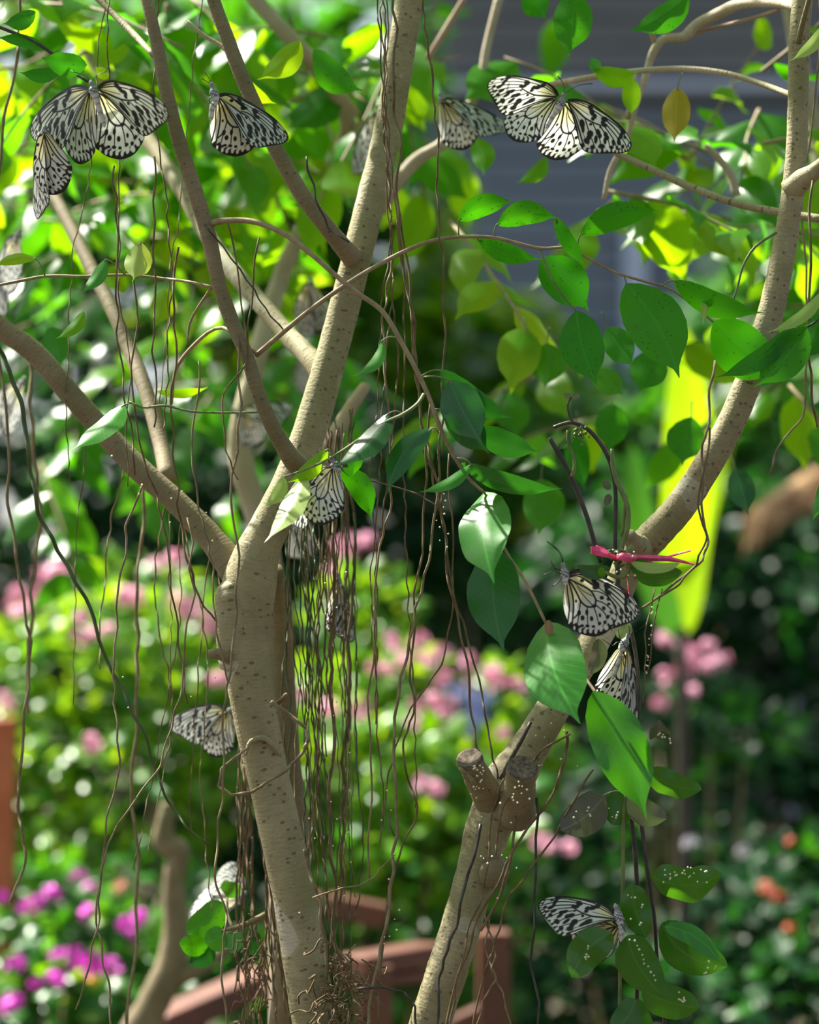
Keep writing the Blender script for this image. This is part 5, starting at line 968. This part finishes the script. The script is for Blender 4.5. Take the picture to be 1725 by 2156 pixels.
tube('trunk', [Vector((b0.x - .1, b0.y, -.02)), at(270, 2230, 3.2), at(320, 2120, 3.2), at(360, 2030, 3.2), at(370, 1950, 3.2), at(366, 1850, 3.2), at(375, 1790, 3.2), at(345, 1775, 3.2), at(350, 1720, 3.2), at(350, 1690, 3.2)], [.03, .028, .022, .020, .017, .014, .015, .015, .012, .006], M['bark_dark'], tt_, 12, 5, .05)
px_tube('branch', [(372, 2060, 3.2), (410, 2040, 3.2), (455, 2010, 3.25), (500, 1960, 3.3)], [44, 42, 38, 34], M['bark_dark'], tt_, 3.2, 10, 4, .04)
fe = thing('garden_rail', 'low red-brown wooden rail and posts at the foot of the trunks', 'railing', Vector((at(860, 2050, 3.6).x, at(860, 2050, 3.6).y, 0)))
def beam(name, a, b_, h_, dep, m_):
    A, B = Vector(a), Vector(b_); e = (B - A); L = e.length; e.normalize(); s_ = e.cross(Vector((0, 0, 1)))
    if s_.length < .1: s_ = Vector((0, 1, 0)); s_ = (s_ - e * s_.dot(e))
    s_.normalize(); u_ = s_.cross(e); bb = MB(); bb.box((A + B) / 2 - fe.location, (L / 2, dep, h_), (e, s_, u_)); o = bb.build(name, M[m_], fe, smooth=False)
    md = o.modifiers.new('edge', 'BEVEL'); md.width = .004; md.segments = 2; return o
beam('rail', at(740, 2035, 3.6), at(905, 2005, 3.75), m_of(22, 3.6), .03, 'redwood')
beam('rail', at(900, 2050, 3.75), at(742, 2070, 3.6), m_of(12, 3.6), .025, 'redwood')
pz = at(790, 2100, 3.62); beam('post', (pz.x, pz.y, -.02), at(790, 2030, 3.62), m_of(36, 3.6), .03, 'redwood')
pz = at(1040, 2100, 3.8); beam('post', (pz.x, pz.y, -.02), at(1040, 1960, 3.8), m_of(34, 3.8), .03, 'redwood')
beam('rail', at(1060, 2110, 3.8), at(930, 2170, 3.8), m_of(16, 3.8), .02, 'redwood')
beam('rail', at(330, 2160, 3.4), at(560, 2060, 3.55), m_of(26, 3.4), .03, 'redwood')
beam('rail', at(690, 1905, 3.9), at(815, 1930, 3.9), m_of(24, 3.9), .03, 'redwood')
pz = at(640, 2000, 3.9); beam('post', (pz.x, pz.y, -.02), at(650, 1880, 3.9), m_of(26, 3.9), .03, 'redwood')
lp = thing('garden_post', 'orange-brown wooden post at the left edge among the shrubs', 'post', Vector((at(6, 1700, 4.3).x, at(6, 1700, 4.3).y, 0)))
bb = MB(); top = at(6, 1512, 4.3); bb.box((0, 0, top.z / 2), (.021, .021, top.z / 2)); o = bb.build('post', M['terracotta'], lp, smooth=False)
o.modifiers.new('edge', 'BEVEL').width = .004
th_ = thing('thatched_roof', 'slanting straw-coloured thatched eave at the right edge', 'roof', Vector((at(1790, 1000, 5.8).x, at(1790, 1000, 5.8).y, 0)))
bb = MB()
A0, A1 = at(1610, 1085, 5.6), at(1900, 890, 6.0)
for i in range(420):
    t = R.random(); c = A0.lerp(A1, t) + Vector((0, R.uniform(0, .25), 0)) + Vector((0, 0, R.uniform(-.035, .03)))
    e = (A1 - A0).normalized() * -.6 + Vector((0, -.35, -.25)) + rdir() * .16; bb.add(*tube_geo([c, c + e.normalized() * R.uniform(.06, .12)], [.004, .0025], 4, 1))
tag(bb.build('thatch', M['thatch'], th_, th_.location), kind='stuff')
bb = MB(); bb.add(*tube_geo([A0 + Vector((0, .1, -.01)), A1 + Vector((0, .1, -.01))], [.035, .045], 8, 3)); bb.build('eave_pole', M['thatch'], th_, th_.location)
pz = at(1790, 1000, 5.8); tube('post', [Vector((pz.x, pz.y, -.02)), A0.lerp(A1, .72) + Vector((0, .1, 0))], [.04, .035], M['bark_dark'], th_, 10, 3)

# ------------------------------------------------------------------ person far back
pd = 22.0; pc = at(1000, 1500, pd); pr = thing('person', 'person in a light blue shirt standing far off beyond the pink blossoms', 'person', (pc.x, pc.y, 0))
def skin(name, pts, edges, rad, mat_, root_i=0, sub=2):
    me = bpy.data.meshes.new(name); me.from_pydata(pts, edges, []); o = link(name, me, pr, mat_)
    sk = o.modifiers.new('skin', 'SKIN'); ss = o.modifiers.new('smooth', 'SUBSURF'); ss.levels = ss.render_levels = sub
    for i, r_ in enumerate(rad): me.skin_vertices[0].data[i].radius = (r_ if isinstance(r_, tuple) else (r_, r_))
    me.skin_vertices[0].data[root_i].use_root = True; return o
skinm = plain('skin', (.55, .32, .23), .55)
pts = [(0, 0, .92), (0, 0, 1.15), (0, 0, 1.36), (0, 0, 1.44), (0, -.01, 1.50), (0, -.015, 1.60), (0, -.01, 1.69), (-.17, 0, 1.39), (-.30, -.02, 1.20), (-.27, -.16, 1.05), (-.25, -.23, 1.02), (.17, 0, 1.39), (.25, 0, 1.14), (.24, -.06, .90), (.24, -.08, .82), (-.09, 0, .86), (-.10, -.02, .48), (-.10, .02, .08), (-.10, -.12, .04), (.09, 0, .86), (.10, -.02, .48), (.10, .02, .08), (.10, -.12, .04)]
edg = [(0, 1), (1, 2), (2, 3), (3, 4), (4, 5), (5, 6), (2, 7), (7, 8), (8, 9), (9, 10), (2, 11), (11, 12), (12, 13), (13, 14), (0, 15), (15, 16), (16, 17), (17, 18), (0, 19), (19, 20), (20, 21), (21, 22)]
rd = [(.14, .10), (.13, .09), (.14, .09), .06, .055, (.075, .092), (.06, .075), .055, .042, .034, .035, .055, .042, .034, .035, .085, .06, .042, .04, .085, .06, .042, .04]
skin('body', pts, edg, rd, skinm)
skin('shirt', [(0, 0, .90), (0, 0, 1.15), (0, 0, 1.36), (0, 0, 1.41), (-.18, 0, 1.39), (-.27, -.01, 1.26), (.18, 0, 1.39), (.235, 0, 1.24)], [(0, 1), (1, 2), (2, 3), (2, 4), (4, 5), (2, 6), (6, 7)], [(.19, .13), (.175, .12), (.18, .12), .08, .085, .075, .085, .075], plain('shirt_light_blue', (.32, .42, .80), .8, (.38, .48, .85), 8))
skin('trousers', [(0, 0, .95), (-.09, 0, .84), (-.10, -.02, .48), (-.10, .02, .10), (.09, 0, .84), (.10, -.02, .48), (.10, .02, .10)], [(0, 1), (1, 2), (2, 3), (0, 4), (4, 5), (5, 6)], [(.16, .12), .10, .08, .065, .10, .08, .065], plain('trousers_slate', (.08, .11, .20), .85, (.12, .15, .25), 8))
skin('hair', [(0, .01, 1.66), (0, .03, 1.71), (0, .06, 1.62)], [(0, 1), (0, 2)], [(.075, .085), (.06, .075), (.07, .05)], plain('hair_dark', (.02, .014, .01), .6))
for sx in (-1, 1):
    for nm, c, q, mm in (('eye', (sx * .032, -.098, 1.615), (.012, .006, .008), M['black']),):
        bb = MB(); bb.add(*tube_geo([Vector(c) + Vector((-q[0], 0, 0)), Vector(c), Vector(c) + Vector((q[0], 0, 0))], [.002, q[2], .002], 8, 2)); bb.build(nm, mm, pr)

# ------------------------------------------------------------------ trees and hedges closing the garden
sh_t = thing('added_shade_tree', 'unseen tree added overhead to shade the right background', 'tree', (2.2, 7.6, 0))
tube('trunk', [Vector((2.2, 7.6, -.02)), Vector((2.1, 7.6, 2)), Vector((1.6, 7.4, 3.8)), Vector((.9, 7.2, 4.9))], [.13, .11, .09, .05], M['bark_dark'], sh_t, 12, 4, .03)
overhead(sh_t, -2.0, 2.6, 4.9, 7.8, 4.4, 5.4, 4000, .17, 'shade', 54)  # out-of-view canopy added to keep sun off the right background
def hedge(label, lobes, d, ls, m_, n_parts, n_stuff, name='hedge', cat='hedge', up=.35):
    return shrub(name, label, cat, lobes, d, ls, m_, n_parts, n_stuff, 'B', None, up, 8, 'bark_dark')
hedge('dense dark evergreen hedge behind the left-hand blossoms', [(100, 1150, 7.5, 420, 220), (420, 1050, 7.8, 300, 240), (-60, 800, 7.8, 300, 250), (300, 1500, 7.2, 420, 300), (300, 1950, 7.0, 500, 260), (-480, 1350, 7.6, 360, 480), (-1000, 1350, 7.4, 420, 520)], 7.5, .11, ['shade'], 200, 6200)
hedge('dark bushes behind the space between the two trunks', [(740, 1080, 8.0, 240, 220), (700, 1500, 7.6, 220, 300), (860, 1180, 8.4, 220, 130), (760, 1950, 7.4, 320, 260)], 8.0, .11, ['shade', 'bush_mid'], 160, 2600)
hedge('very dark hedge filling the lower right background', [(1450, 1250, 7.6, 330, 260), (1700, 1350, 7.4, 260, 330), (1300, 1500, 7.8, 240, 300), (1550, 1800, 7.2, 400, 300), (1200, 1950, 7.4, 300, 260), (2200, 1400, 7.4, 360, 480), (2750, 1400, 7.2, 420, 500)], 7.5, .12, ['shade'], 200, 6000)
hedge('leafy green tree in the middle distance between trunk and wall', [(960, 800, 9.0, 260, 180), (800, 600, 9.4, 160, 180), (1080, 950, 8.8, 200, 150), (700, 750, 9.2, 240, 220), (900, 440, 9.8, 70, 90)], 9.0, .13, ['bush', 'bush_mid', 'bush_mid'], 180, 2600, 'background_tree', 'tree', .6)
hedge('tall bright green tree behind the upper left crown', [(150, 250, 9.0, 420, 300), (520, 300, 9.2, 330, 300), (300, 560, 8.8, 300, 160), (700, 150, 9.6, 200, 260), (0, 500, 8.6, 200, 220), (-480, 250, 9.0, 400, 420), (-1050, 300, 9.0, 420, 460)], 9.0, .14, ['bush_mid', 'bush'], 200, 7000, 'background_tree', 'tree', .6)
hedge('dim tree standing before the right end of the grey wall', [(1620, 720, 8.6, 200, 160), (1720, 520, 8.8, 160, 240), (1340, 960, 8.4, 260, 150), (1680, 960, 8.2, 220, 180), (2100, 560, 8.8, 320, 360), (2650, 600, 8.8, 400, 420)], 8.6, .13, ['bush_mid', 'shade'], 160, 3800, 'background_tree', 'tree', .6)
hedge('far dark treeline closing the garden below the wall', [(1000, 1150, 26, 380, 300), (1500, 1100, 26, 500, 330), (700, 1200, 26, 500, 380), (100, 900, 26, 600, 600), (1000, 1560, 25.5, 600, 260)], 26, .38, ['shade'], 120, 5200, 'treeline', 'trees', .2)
